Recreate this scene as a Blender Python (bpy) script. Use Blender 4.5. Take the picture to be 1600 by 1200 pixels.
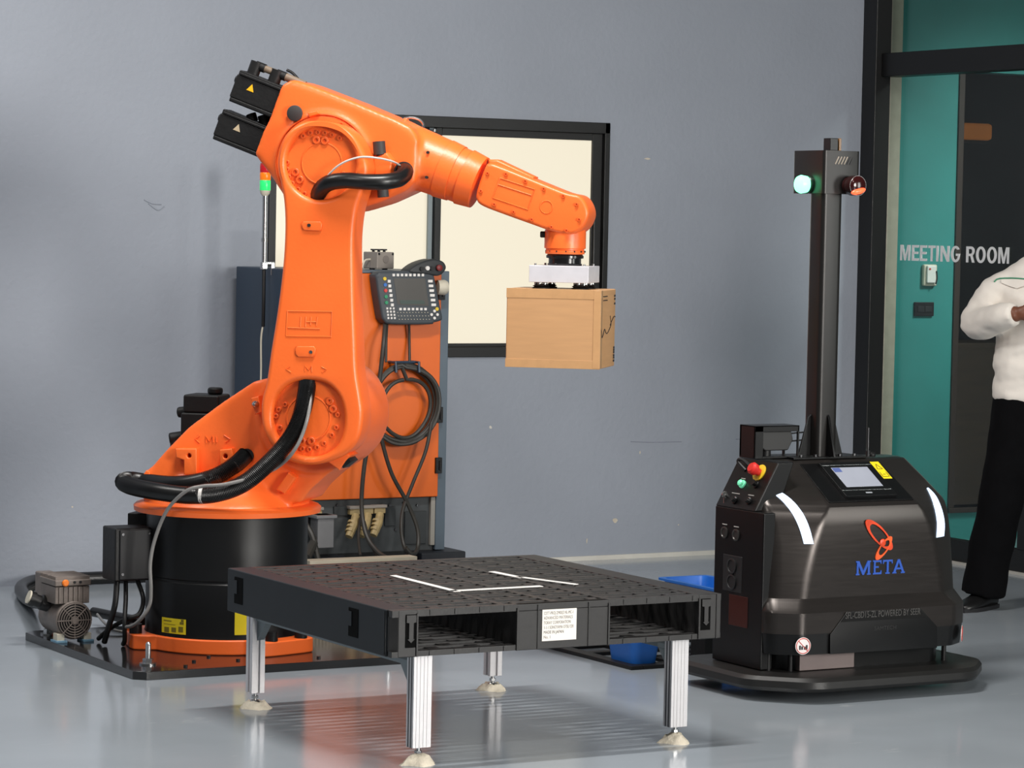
import bpy, bmesh, math, random
from mathutils import Vector, Matrix, Euler
from mathutils.bvhtree import BVHTree
random.seed(7)
for o in list(bpy.data.objects): bpy.data.objects.remove(o)
scene = bpy.context.scene
COL = scene.collection
PI = math.pi
R = math.radians

# ------------------------------------------------------------------ camera
F_PX, PITCH, ROLL, CAM_H, TH = 4653.0, .053, .0195, 1.523, R(29.85)
CAM = Vector((0, 0, CAM_H))
_rz = Matrix.Rotation(-TH, 3, 'Z')
_fw = _rz @ Vector((0, math.cos(PITCH), -math.sin(PITCH)))
_up0 = _rz @ Vector((0, math.sin(PITCH), math.cos(PITCH)))
_rt0 = _rz @ Vector((1, 0, 0))
_rt = _rt0 * math.cos(ROLL) + _up0 * math.sin(ROLL)
_up = -_rt0 * math.sin(ROLL) + _up0 * math.cos(ROLL)
cd = bpy.data.cameras.new('camera'); cam = bpy.data.objects.new('camera', cd); COL.objects.link(cam)
cd.sensor_width = 36; cd.lens = 36 * F_PX / 1600; cd.clip_end = 100; cd.clip_start = .1
m = Matrix((_rt, _up, -_fw)).transposed().to_4x4(); m.translation = CAM
cam.matrix_world = m
scene.camera = cam

# ------------------------------------------------------------------ world, lights, exposure
w = bpy.data.worlds.new('hall_ambient'); scene.world = w; w.use_nodes = True
w.node_tree.nodes['Background'].inputs[0].default_value = (.96, .98, 1, 1)
w.node_tree.nodes['Background'].inputs[1].default_value = .15
scene.view_settings.view_transform = 'Standard'
scene.view_settings.look = 'None'
scene.view_settings.gamma = 1
scene.view_settings.exposure = -.45
scene.view_settings.use_curve_mapping = False

def area(name, loc, target, sx, sy, power, col=(1, 1, 1)):
    l = bpy.data.lights.new(name, 'AREA'); l.shape = 'RECTANGLE'; l.size = sx; l.size_y = sy
    l.energy = power; l.color = col
    o = bpy.data.objects.new(name, l); COL.objects.link(o); o.location = loc
    d = Vector(target) - Vector(loc)
    o.rotation_euler = d.to_track_quat('-Z', 'Y').to_euler()
    return o
# daylight through the open hall door, in front of the robot cell
dd = area('door_daylight', (6.9, -2.5, 2.45), (3.2, 10, 1.2), 2.6, 2.6, 330, (1, .97, .92))
dd.data.spread = R(95)      # beam narrowed to darken the right end of the back wall
# daylight through the glazed bay on the right, short of the meeting room
area('bay_daylight', (8.5, 4.2, 1.9), (5.2, 11, 1.1), 1.0, 1.5, 75, (1, .98, .95))
# ceiling strip lamps running along the hall
for lx, ly, lp in ((4.4, 7.8, 190), (2.6, 10.0, 70), (1.2, 7.0, 80), (4.45, 4.2, 70)):
    o = area('ceiling_strip_lamp', (lx, ly, 4.2), (lx, ly + 1e-4, 0), 1.3, .14, lp, (1, .97, .93))
    o.rotation_euler = (0, 0, 0)

o = area('teal_wall_fill', (9.9, 10.0, 3.0), (9.35, 11.72, 1.2), .4, .4, 12.5, (1, .98, .95)); o.data.spread = R(62)  # added fill, no such fitting known; brightens the teal wall behind the glass

# ------------------------------------------------------------------ where things stand: sight lines met with real planes
def ray(u, v):
    return _fw + _rt * ((u - 800) / F_PX) + _up * ((600 - v) / F_PX)
def PZ(u, v, z=0):
    r = ray(u, v); return CAM + r * ((z - CAM_H) / r.z)
def PY(u, v, y):
    r = ray(u, v); p = CAM + r * (y / r.y); return (p.x, p.z)
def PX(u, v, x):
    r = ray(u, v); p = CAM + r * (x / r.x); return (p.y, p.z)

# ------------------------------------------------------------------ materials
def lin(c):
    return tuple(((x / 255) / 12.92 if x / 255 <= .04045 else ((x / 255 + .055) / 1.055) ** 2.4) for x in c)
MATS = {}
def mat(name, rgb, rough=.5, metal=0, var=.06, scale=12, bump=0, bscale=60, emit=0, coat=0, rvar=0, aniso=0, stretch=None, spec=.5):
    if name in MATS: return MATS[name]
    mt = bpy.data.materials.new(name); mt.use_nodes = True
    nt = mt.node_tree; N = nt.nodes; L = nt.links; b = N['Principled BSDF']
    c = lin(rgb)
    tc = N.new('ShaderNodeTexCoord'); mp = N.new('ShaderNodeMapping')
    L.new(tc.outputs['Object'], mp.inputs[0])
    if stretch: mp.inputs['Scale'].default_value = stretch
    nz = N.new('ShaderNodeTexNoise'); nz.inputs['Scale'].default_value = scale; nz.inputs['Detail'].default_value = 6
    L.new(mp.outputs[0], nz.inputs['Vector'])
    rp = N.new('ShaderNodeValToRGB')
    rp.color_ramp.elements[0].position = .3; rp.color_ramp.elements[1].position = .7
    rp.color_ramp.elements[0].color = (*[max(0, x * (1 - var)) for x in c], 1)
    rp.color_ramp.elements[1].color = (*[min(1, x * (1 + var)) for x in c], 1)
    L.new(nz.outputs['Fac'], rp.inputs[0]); L.new(rp.outputs[0], b.inputs['Base Color'])
    b.inputs['Roughness'].default_value = rough; b.inputs['Metallic'].default_value = metal
    b.inputs['Specular IOR Level'].default_value = spec
    if coat: b.inputs['Coat Weight'].default_value = coat; b.inputs['Coat Roughness'].default_value = .12
    if aniso: b.inputs['Anisotropic'].default_value = aniso
    if rvar:
        mr = N.new('ShaderNodeMapRange'); mr.inputs[3].default_value = max(0, rough - rvar); mr.inputs[4].default_value = rough + rvar
        L.new(nz.outputs['Fac'], mr.inputs[0]); L.new(mr.outputs[0], b.inputs['Roughness'])
    if bump:
        n2 = N.new('ShaderNodeTexNoise'); n2.inputs['Scale'].default_value = bscale; n2.inputs['Detail'].default_value = 4
        L.new(tc.outputs['Object'], n2.inputs['Vector'])
        bp = N.new('ShaderNodeBump'); bp.inputs['Strength'].default_value = bump; bp.inputs['Distance'].default_value = .01
        L.new(n2.outputs['Fac'], bp.inputs['Height']); L.new(bp.outputs[0], b.inputs['Normal'])
    if emit:
        b.inputs['Emission Color'].default_value = (*c, 1); b.inputs['Emission Strength'].default_value = emit
    MATS[name] = mt
    return mt
ORANGE = mat('robot_orange_paint', (252, 112, 46), .36, var=.05, scale=5, bump=.05, bscale=90, rvar=.06)
ORANGE_D = mat('robot_orange_dark', (224, 92, 34), .45, var=.08, scale=9)
BLACKP = mat('satin_black_paint', (8, 8, 9), .36, var=.2, scale=6, rvar=.06, spec=.4)
BLACKM = mat('motor_black', (20, 20, 21), .5, var=.2, scale=20, bump=.1, spec=.35)
RUBBER = mat('black_rubber', (16, 16, 17), .45, var=.2, scale=30)
HOSE = mat('black_hose', (15, 15, 16), .33, var=.2, scale=30)
CABLE = mat('grey_black_cable', (52, 50, 46), .5, var=.15, scale=30)
STEEL = mat('bright_steel', (190, 190, 190), .25, 1, .08, 30)
STEEL_D = mat('dark_steel', (90, 90, 92), .35, 1, .1, 30)
ALU = mat('anodised_aluminium', (214, 212, 214), .38, .35, .03, 30, stretch=(1, 1, 30))
ALU_D = mat('grey_profile', (128, 138, 142), .45, .3, .05, 20)
ALU_S = mat('milled_aluminium', (222, 220, 226), .42, .25, .05, 20)
PLAST = mat('black_pallet_plastic', (36, 35, 35), .5, var=.25, scale=18, rvar=.1, bump=.05)
PLAST_S = mat('grey_black_pallet_side', (33, 37, 41), .55, var=.1, scale=8, spec=.3)
WHITE = mat('white_plastic', (232, 228, 224), .5, var=.03)
CREAM = mat('cream_plastic', (205, 198, 180), .5, var=.06, scale=30)
GREYBOX = mat('grey_enclosure', (150, 142, 134), .55, var=.06, scale=30)
YELLOW = mat('yellow_sticker', (235, 212, 30), .45, var=.04)
RED = mat('red_plastic', (205, 45, 40), .35, var=.05)
GREEN = mat('green_plastic', (30, 140, 95), .4, var=.05)
BLUEB = mat('blue_button', (45, 110, 190), .4, var=.05)
INK = mat('black_ink', (25, 25, 28), .6, var=.1)
CAB_BLUE = mat('cabinet_blue_paint', (46, 62, 80), .42, var=.08, scale=5, rvar=.05)
CAB_FRAME = mat('cabinet_frame_paint', (84, 98, 110), .42, var=.08, scale=8)
CAB_OR = mat('cabinet_orange_paint', (224, 100, 12), .38, var=.07, scale=4, rvar=.05)
PEND = mat('pendant_grey_plastic', (62, 68, 74), .5, var=.06, scale=30)
AMR_G = mat('brushed_gunmetal', (62, 58, 56), .3, .75, .04, 9, aniso=.4, stretch=(1, 1, 14), rvar=.05)
AMR_B = mat('amr_black_paint', (7, 7, 8), .34, var=.15, scale=20, spec=.35)
AMR_P = mat('amr_pole_paint', (26, 24, 23), .36, .3, .06, 20)
CARD = mat('cardboard', (194, 148, 103), .62, var=.05, scale=7, stretch=(1, 1, 9), coat=.15)
TEAL = mat('teal_wall_paint', (46, 132, 128), .6, var=.05, scale=5)
FRAME_B = mat('black_window_frame', (9, 9, 10), .42, var=.15, scale=9)
PUTTY = mat('cream_putty', (226, 216, 196), .7, var=.08, scale=40, bump=.4, bscale=70)
BLUEBIN = mat('blue_bin_plastic', (30, 108, 200), .4, var=.05)
CLEAR = mat('milky_air_tube', (196, 190, 186), .25, var=.05)

def glass(name, rgb=(240, 248, 246), rough=0, ior=1.45):
    mt = bpy.data.materials.new(name); mt.use_nodes = True; N = mt.node_tree.nodes; L = mt.node_tree.links
    for n in list(N): N.remove(n)
    out = N.new('ShaderNodeOutputMaterial'); mix = N.new('ShaderNodeMixShader'); tr = N.new('ShaderNodeBsdfTransparent'); gl = N.new('ShaderNodeBsdfGlossy')
    lw = N.new('ShaderNodeLayerWeight'); lw.inputs[0].default_value = .5
    pw = N.new('ShaderNodeMath'); pw.operation = 'POWER'; pw.inputs[1].default_value = 5; L.new(lw.outputs['Facing'], pw.inputs[0])
    fr = N.new('ShaderNodeMath'); fr.operation = 'MULTIPLY_ADD'; fr.inputs[1].default_value = .95; fr.inputs[2].default_value = .04; L.new(pw.outputs[0], fr.inputs[0])
    tr.inputs[0].default_value = (*lin(rgb), 1); gl.inputs['Roughness'].default_value = rough
    L.new(fr.outputs[0], mix.inputs[0]); L.new(tr.outputs[0], mix.inputs[1]); L.new(gl.outputs[0], mix.inputs[2]); L.new(mix.outputs[0], out.inputs[0])
    return mt
GLASS = glass('clear_glass')

# ------------------------------------------------------------------ object helpers
def tag(o, label=None, cat=None, group=None, kind=None):
    if label: o['label'] = label
    if cat: o['category'] = cat
    if group: o['group'] = group
    if kind: o['kind'] = kind
    return o
def thing(name, label, cat, loc=(0, 0, 0), rotz=0, group=None):
    o = bpy.data.objects.new(name, None); COL.objects.link(o); o.location = loc; o.rotation_euler = (0, 0, rotz)
    o.empty_display_size = .1
    return tag(o, label, cat, group)
def wmat(o):
    mtx = Matrix.LocRotScale(o.location, o.rotation_euler, o.scale)
    return wmat(o.parent) @ mtx if o.parent else mtx

class MB:
    def __init__(s): s.v = []; s.f = []
    def add(s, vs, fs):
        n = len(s.v); s.v += [Vector(p) for p in vs]; s.f += [tuple(i + n for i in f) for f in fs]; return s
    def box(s, lo, hi, rot=None, about=None):
        x0, y0, z0 = lo; x1, y1, z1 = hi
        vs = [Vector(p) for p in ((x0, y0, z0), (x1, y0, z0), (x1, y1, z0), (x0, y1, z0), (x0, y0, z1), (x1, y0, z1), (x1, y1, z1), (x0, y1, z1))]
        if rot is not None:
            c = Vector(about) if about is not None else (Vector(lo) + Vector(hi)) / 2
            vs = [c + rot @ (p - c) for p in vs]
        return s.add(vs, [(0, 3, 2, 1), (4, 5, 6, 7), (0, 1, 5, 4), (1, 2, 6, 5), (2, 3, 7, 6), (3, 0, 4, 7)])
    def cyl(s, p0, p1, r0, r1=None, n=24, cap=True):
        r1 = r0 if r1 is None else r1
        p0 = Vector(p0); p1 = Vector(p1); d = (p1 - p0).normalized()
        a = d.orthogonal().normalized(); b = d.cross(a)
        vs = []
        for p, r in ((p0, r0), (p1, r1)):
            vs += [p + (a * math.cos(2 * PI * i / n) + b * math.sin(2 * PI * i / n)) * r for i in range(n)]
        fs = [(i, (i + 1) % n, n + (i + 1) % n, n + i) for i in range(n)]
        if cap: fs += [tuple(range(n - 1, -1, -1)), tuple(range(n, 2 * n))]
        return s.add(vs, fs)
    def lathe(s, p0, axis, prof, n=40):       # prof: (t along axis, radius)
        p0 = Vector(p0); d = Vector(axis).normalized(); a = d.orthogonal().normalized(); b = d.cross(a)
        vs = []; fs = []
        for t, r in prof:
            vs += [p0 + d * t + (a * math.cos(2 * PI * i / n) + b * math.sin(2 * PI * i / n)) * r for i in range(n)]
        for k in range(len(prof) - 1):
            fs += [(k * n + i, k * n + (i + 1) % n, (k + 1) * n + (i + 1) % n, (k + 1) * n + i) for i in range(n)]
        if prof[0][1] > 1e-6: fs.append(tuple(range(n - 1, -1, -1)))
        if prof[-1][1] > 1e-6: fs.append(tuple((len(prof) - 1) * n + i for i in range(n)))
        return s.add(vs, fs)
    def tube(s, pts, r, n=10, rib=None):
        pts = [Vector(p) for p in pts]
        rs = r if isinstance(r, (list, tuple)) else [r] * len(pts)
        t0 = (pts[1] - pts[0]).normalized(); a = t0.orthogonal().normalized()
        base = len(s.v); vs = []
        for i, p in enumerate(pts):
            t = (pts[min(i + 1, len(pts) - 1)] - pts[max(i - 1, 0)]).normalized()
            a = (a - t * a.dot(t)); a = a.normalized() if a.length > 1e-6 else t.orthogonal().normalized(); b = t.cross(a)
            rr = rs[i] * (1 + (rib if rib and i % 2 else 0))
            vs += [p + (a * math.cos(2 * PI * k / n) + b * math.sin(2 * PI * k / n)) * rr for k in range(n)]
        fs = []
        for i in range(len(pts) - 1):
            fs += [(i * n + k, i * n + (k + 1) % n, (i + 1) * n + (k + 1) % n, (i + 1) * n + k) for k in range(n)]
        fs += [tuple(range(n - 1, -1, -1)), tuple((len(pts) - 1) * n + k for k in range(n))]
        return s.add(vs, fs)
    def ell(s, c, rad, n=16, rot=None):
        c = Vector(c); vs = []; fs = []; mrows = n // 2
        for j in range(mrows + 1):
            th = PI * j / mrows
            for i in range(n):
                p = Vector((rad[0] * math.sin(th) * math.cos(2 * PI * i / n), rad[1] * math.sin(th) * math.sin(2 * PI * i / n), rad[2] * math.cos(th)))
                if rot is not None: p = rot @ p
                vs.append(c + p)
        for j in range(mrows):
            fs += [(j * n + i, (j + 1) * n + i, (j + 1) * n + (i + 1) % n, j * n + (i + 1) % n) for i in range(n)]
        return s.add(vs, fs)
    def prism(s, poly, f, d0, d1):            # poly 2-D; f(a, b, d) gives a point
        n = len(poly)
        vs = [f(a, b, d0) for a, b in poly] + [f(a, b, d1) for a, b in poly]
        fs = [(i, (i + 1) % n, n + (i + 1) % n, n + i) for i in range(n)] + [tuple(range(n - 1, -1, -1)), tuple(range(n, 2 * n))]
        return s.add(vs, fs)
    def loft(s, rings):
        n = len(rings[0]); vs = [p for r in rings for p in r]
        fs = []
        for k in range(len(rings) - 1):
            fs += [(k * n + i, k * n + (i + 1) % n, (k + 1) * n + (i + 1) % n, (k + 1) * n + i) for i in range(n)]
        fs += [tuple(range(n - 1, -1, -1)), tuple((len(rings) - 1) * n + i for i in range(n))]
        return s.add(vs, fs)
    def build(s, name, material, parent=None, bevel=0, smooth=35, local=False, seg=2, remesh=0, relax=0):
        me = bpy.data.meshes.new(name)
        vs = s.v
        if parent is not None and not local:
            inv = wmat(parent).inverted(); vs = [inv @ p for p in vs]
        me.from_pydata([tuple(p) for p in vs], [], s.f); me.update()
        return finish(name, me, material, parent, bevel, smooth, seg, remesh, relax)
def finish(name, me, material, parent=None, bevel=0, smooth=35, seg=2, remesh=0, relax=0):
    bm = bmesh.new(); bm.from_mesh(me)
    bmesh.ops.recalc_face_normals(bm, faces=bm.faces); bm.to_mesh(me); bm.free()
    if remesh:
        t = bpy.data.objects.new('tmp', me); COL.objects.link(t)
        md = t.modifiers.new('r', 'REMESH'); md.mode = 'VOXEL'; md.voxel_size = remesh
        if relax:
            sm = t.modifiers.new('s', 'SMOOTH'); sm.iterations = relax; sm.factor = .5
        dg = bpy.context.evaluated_depsgraph_get(); dg.update()
        me = bpy.data.meshes.new_from_object(t.evaluated_get(dg)); me.name = name
        bpy.data.objects.remove(t)
    o = bpy.data.objects.new(name, me); COL.objects.link(o)
    me.materials.clear(); me.materials.append(material)
    if parent is not None: o.parent = parent
    if smooth:
        me.shade_smooth(); me.set_sharp_from_angle(angle=R(smooth))
    if bevel:
        b = o.modifiers.new('bevel', 'BEVEL'); b.width = bevel; b.segments = seg; b.limit_method = 'ANGLE'; b.angle_limit = R(40)
        b.harden_normals = True
    return o
def struct(o): o['kind'] = 'structure'; return o
def box(name, lo, hi, material, parent=None, bevel=0, local=False):
    return MB().box(lo, hi).build(name, material, parent, bevel, local=local)

def cat(pts, k=6, closed=True):
    """smooth curve through points"""
    pts = [Vector(p) for p in pts]; n = len(pts); out = []
    rng = range(n) if closed else range(n - 1)
    for i in rng:
        g = (lambda j: pts[j % n]) if closed else (lambda j: pts[max(0, min(n - 1, j))])
        p0, p1, p2, p3 = g(i - 1), g(i), g(i + 1), g(i + 2)
        for q in range(k):
            t = q / k
            out.append(.5 * ((2 * p1) + (p2 - p0) * t + (2 * p0 - 5 * p1 + 4 * p2 - p3) * t * t + (3 * p1 - p0 - 3 * p2 + p3) * t ** 3))
    if not closed: out.append(pts[-1])
    return out
def circ(c, r, n=40):
    return [(c[0] + r * math.cos(2 * PI * i / n), c[1] + r * math.sin(2 * PI * i / n)) for i in range(n)]
def curve_mesh(outlines, depth, bev=0, res=3):
    cu = bpy.data.curves.new('c', 'CURVE'); cu.dimensions = '2D'; cu.fill_mode = 'BOTH'
    for pl in outlines:
        sp = cu.splines.new('POLY'); sp.points.add(len(pl) - 1)
        for q, p in zip(sp.points, pl): q.co = (p[0], p[1], 0, 1)
        sp.use_cyclic_u = True
    cu.extrude = max(1e-5, depth / 2 - bev); cu.bevel_depth = bev; cu.bevel_resolution = res; cu.offset = -bev
    t = bpy.data.objects.new('tmp', cu); COL.objects.link(t)
    me = bpy.data.meshes.new_from_object(t); bpy.data.objects.remove(t); bpy.data.curves.remove(cu)
    return me
XZ = Matrix(((1, 0, 0, 0), (0, 0, -1, 0), (0, 1, 0, 0), (0, 0, 0, 1)))          # drawing (a, b) -> (x, z)
def plate(name, outlines, y0, y1, material, parent=None, bev=0, local=False, res=3, smooth=35):
    """flat casting drawn in x-z, reaching from y0 to y1"""
    me = curve_mesh(outlines, abs(y1 - y0), bev, res)
    me.transform(Matrix.Translation((0, (y0 + y1) / 2, 0)) @ XZ)
    if parent is not None and not local: me.transform(wmat(parent).inverted())
    me.name = name
    bm = bmesh.new(); bm.from_mesh(me); bmesh.ops.remove_doubles(bm, verts=bm.verts, dist=1e-5); bm.to_mesh(me); bm.free()
    return finish(name, me, material, parent, smooth=smooth)
def text_mesh(body, size, depth=.001, bold=0, sx=1, align='LEFT', spacing=1):
    cu = bpy.data.curves.new('t', 'FONT'); cu.body = body; cu.size = size; cu.extrude = depth; cu.offset = bold; cu.align_x = align
    cu.space_character = spacing
    t = bpy.data.objects.new('tmp', cu); COL.objects.link(t)
    me = bpy.data.meshes.new_from_object(t); bpy.data.objects.remove(t)
    me.transform(Matrix.Diagonal((sx, 1, 1, 1)))
    return me
def put(o, parent, name=None, loc=None, rot=None):
    c = o.copy(); COL.objects.link(c); c.parent = parent
    if name: c.name = name
    if loc is not None: c.location = loc
    if rot is not None: c.rotation_euler = rot
    return c
def shared(name, me, parent, loc, rot=(0, 0, 0), scale=1):
    o = bpy.data.objects.new(name, me); COL.objects.link(o); o.parent = parent
    o.location = loc; o.rotation_euler = rot; o.scale = (scale,) * 3
    return o
def proto(mb, name, material, smooth=35):
    """mesh data only, for pieces that share it"""
    me = bpy.data.meshes.new(name); me.from_pydata([tuple(p) for p in mb.v], [], mb.f); me.update()
    bm = bmesh.new(); bm.from_mesh(me); bmesh.ops.recalc_face_normals(bm, faces=bm.faces); bm.to_mesh(me); bm.free()
    me.materials.append(material); me.shade_smooth(); me.set_sharp_from_angle(angle=R(smooth))
    return me
# cap screw whose head stands along -y
def screw(r, h, hole=True, n=12):
    mb = MB()
    prof = [(0, r), (h * .85, r), (h, r * .88)]
    prof += [(h, r * .5), (h * .45, r * .5)] if hole else []
    mb.lathe((0, 0, 0), (0, -1, 0), prof, n)
    return mb

# ================================================================== the setting
WY = 11.61                      # face of the back wall
GX = 8.66                       # plane of the glass front on the right
def wall_material():
    mt = mat('blue_grey_wall_paint', (147, 153, 164), .62, var=.035, scale=2.2, bump=.22, bscale=38)
    nt = mt.node_tree; N = nt.nodes; L = nt.links; b = N['Principled BSDF']
    tc = N['Texture Coordinate']
    # chips where the paint has come off and faint scuffs with a shape of their own
    vo = N.new('ShaderNodeTexVoronoi'); vo.inputs['Scale'].default_value = 1.9
    L.new(tc.outputs['Object'], vo.inputs['Vector'])
    nz = N.new('ShaderNodeTexNoise'); nz.inputs['Scale'].default_value = 30; L.new(tc.outputs['Object'], nz.inputs['Vector'])
    ad = N.new('ShaderNodeMath'); ad.operation = 'MULTIPLY_ADD'; ad.inputs[1].default_value = .03; L.new(nz.outputs['Fac'], ad.inputs[0]); L.new(vo.outputs['Distance'], ad.inputs[2])
    lt = N.new('ShaderNodeMath'); lt.operation = 'LESS_THAN'; lt.inputs[1].default_value = .03; L.new(ad.outputs[0], lt.inputs[0])
    mx = N.new('ShaderNodeMixRGB'); mx.inputs[2].default_value = (*lin((205, 200, 190)), 1)
    src = b.inputs['Base Color'].links[0].from_socket
    L.new(lt.outputs[0], mx.inputs[0]); L.new(src, mx.inputs[1]); L.new(mx.outputs[0], b.inputs['Base Color'])
    return mt
def floor_material():
    mt = mat('grey_epoxy_floor', (152, 160, 167), .14, var=.05, scale=1.6, rvar=.05, spec=.55)
    nt = mt.node_tree; N = nt.nodes; L = nt.links; b = N['Principled BSDF']; tc = N['Texture Coordinate']
    n1 = N.new('ShaderNodeTexNoise'); n1.inputs['Scale'].default_value = 3.5; n1.inputs['Detail'].default_value = 8; n1.inputs['Roughness'].default_value = .7
    mp = N.new('ShaderNodeMapping'); mp.inputs['Scale'].default_value = (1, 3, 1); mp.inputs['Rotation'].default_value = (0, 0, .5)
    L.new(tc.outputs['Object'], mp.inputs[0]); L.new(mp.outputs[0], n1.inputs['Vector'])
    rp = N.new('ShaderNodeValToRGB'); rp.color_ramp.elements[0].position = .62; rp.color_ramp.elements[1].position = .72
    L.new(n1.outputs['Fac'], rp.inputs[0])
    ml = N.new('ShaderNodeMath'); ml.operation = 'MULTIPLY'; ml.inputs[1].default_value = .5; L.new(rp.outputs[0], ml.inputs[0])  # pale scuff strength, raised to stand in for streaky floor reflections
    mx = N.new('ShaderNodeMixRGB'); mx.inputs[2].default_value = (*lin((196, 200, 198)), 1)
    src = b.inputs['Base Color'].links[0].from_socket
    L.new(ml.outputs[0], mx.inputs[0]); L.new(src, mx.inputs[1]); L.new(mx.outputs[0], b.inputs['Base Color'])
    n3 = N.new('ShaderNodeTexNoise'); n3.inputs['Scale'].default_value = 2.2; L.new(tc.outputs['Object'], n3.inputs['Vector'])
    bp = N.new('ShaderNodeBump'); bp.inputs['Strength'].default_value = .06; bp.inputs['Distance'].default_value = .02
    L.new(n3.outputs['Fac'], bp.inputs['Height']); L.new(bp.outputs[0], b.inputs['Normal'])
    return mt
fl = box('floor', (-6, -6, -.1), (12, 16, 0), floor_material()); struct(fl)
WX0, WX1, WZ0, WZ1 = 5.44, 7.148, .935, 2.0
wb = MB()
wb.box((-6, WY, 0), (WX0, WY + .2, 4.5)); wb.box((WX1, WY, 0), (8.60, WY + .2, 4.5))
wb.box((WX0, WY, 0), (WX1, WY + .2, WZ0)); wb.box((WX0, WY, WZ1), (WX1, WY + .2, 4.5))
wallb = struct(wb.build('wall_back', wall_material()))
CHIP = mat('bare_plaster', (196, 186, 170), .8, var=.1, scale=60)
def chip(u, v, w_, h_, seed):
    rr = random.Random(seed); x, z = PY(u, v, WY); n = 11
    pts = [(x + w_ * rr.uniform(.6, 1) * math.cos(2 * PI * i / n), z + h_ * rr.uniform(.6, 1) * math.sin(2 * PI * i / n)) for i in range(n)]
    MB().prism(pts, lambda a, b, d: Vector((a, d, b)), WY - .0008, WY + .002).build('paint_chip', CHIP, wallb, smooth=0)
for i, q in enumerate(((961, 813, .016, .013), (917, 845, .004, .014), (1000, 707, .004, .009), (1012, 248, .02, .005), (113, 792, .006, .004), (1060, 820, .004, .004))): chip(*q, i)
SCR = mat('wall_scuff', (128, 132, 146), .7, var=.1)
for pts in ([(225, 312), (238, 318), (252, 319)], [(232, 318), (246, 328), (256, 322)], [(985, 690), (1020, 691), (1065, 690)], [(1150, 686), (1178, 685)]):
    MB().tube(cat([(PY(u, v, WY)[0], WY - .0005, PY(u, v, WY)[1]) for u, v in pts], 5, False), .0014 if pts[0][0] > 900 else .003, 6).build('wall_scratch', SCR if pts[0][0] > 900 else wallb.data.materials[0], wallb)
bb = struct(box('baseboard_back', (6.02, WY - .012, 0), (8.57, WY, .02), mat('pale_skirting', (205, 202, 194), .55)))

# the sliding window: frame, sashes, lit panes
win = struct(thing('window_1', None, None, ((WX0 + WX1) / 2, WY, WZ0)))
f = MB()
f.box((WX0, WY - .012, WZ0), (WX0 + .035, WY + .09, WZ1)); f.box((WX1 - .028, WY - .012, WZ0), (WX1, WY + .09, WZ1))
f.box((WX0, WY - .012, WZ1 - .05), (WX1, WY + .09, WZ1)); f.box((WX0, WY - .012, WZ0), (WX1, WY + .09, WZ0 + .045))
f.build('window_frame', FRAME_B, win, .003)
PANE = mat('lit_cream_pane', (120, 116, 106), .25, var=.012, scale=.8, emit=1.05)
PANE.node_tree.nodes['Principled BSDF'].inputs['Emission Color'].default_value = (*lin((255, 245, 220)), 1)
def sash(x0, x1, y, stile, rail):
    s = MB()
    z0, z1 = WZ0 + .045, WZ1 - .05
    s.box((x0, y, z0), (x0 + stile[0], y + .03, z1)); s.box((x1 - stile[1], y, z0), (x1, y + .03, z1))
    s.box((x0 + stile[0], y, z1 - rail), (x1 - stile[1], y + .03, z1)); s.box((x0 + stile[0], y, z0), (x1 - stile[1], y + .03, z0 + rail * .5))
    so = s.build('sash', FRAME_B, win, .002)
    box('window_pane', (x0 + stile[0] - .002, y + .012, z0 + rail * .5 - .002), (x1 - stile[1] + .002, y + .018, z1 - rail + .002), PANE, so)
    return so
sash(WX0 + .035, 6.285, WY + .045, (.004, .03), .032)
sr = sash(6.259, WX1 - .028, WY + .010, (.03, .052), .032)
box('sash_rail', (6.236, WY + .03, WZ0 + .045), (6.258, WY + .046, WZ1 - .05), ALU_D, win, .002)
box('sash_handle', (7.076, WY - .004, 1.36), (7.081, WY + .012, 1.55), STEEL_D, sr, .001)
box('sash_latch', (6.24, WY - .002, 1.93), (6.25, WY + .011, 1.945), STEEL, win, .001)

# glass front: black posts and rails, a pane in the door and one above it
p1 = struct(thing('door_1', None, None, (GX, 11.0, 0)))
fr = MB()
fr.box((8.565, 11.505, 0), (8.655, WY + .2, 4.5)); fr.build('door_post', FRAME_B, p1, .004)
MB().box((8.60, 4.0, 2.268), (8.70, 11.505, 2.379)).build('transom_bar', FRAME_B, p1, .004)
dl = MB(); dl.box((8.635, 10.38, .012), (8.685, 11.505, .112)).box((8.635, 10.38, .112), (8.685, 10.452, 2.268)); dl.build('door_stile', FRAME_B, p1, .003)
box('glass_pane', (8.657, 10.452, .112), (8.663, 11.505, 2.268), GLASS, p1)
box('glass_pane', (8.657, 4.0, 2.379), (8.663, 11.505, 4.5), GLASS, p1)
box('glass_pane', (8.657, 4.0, .1), (8.663, 10.38, 2.268), GLASS, p1)
box('bottom_rail', (8.635, 4.0, .012), (8.685, 10.38, .112), FRAME_B, p1, .003)
struct(box('trim_1', (8.62, 4.0, 0), (8.66, 11.5, .012), mat('pale_threshold', (190, 186, 178), .5)))

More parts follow.
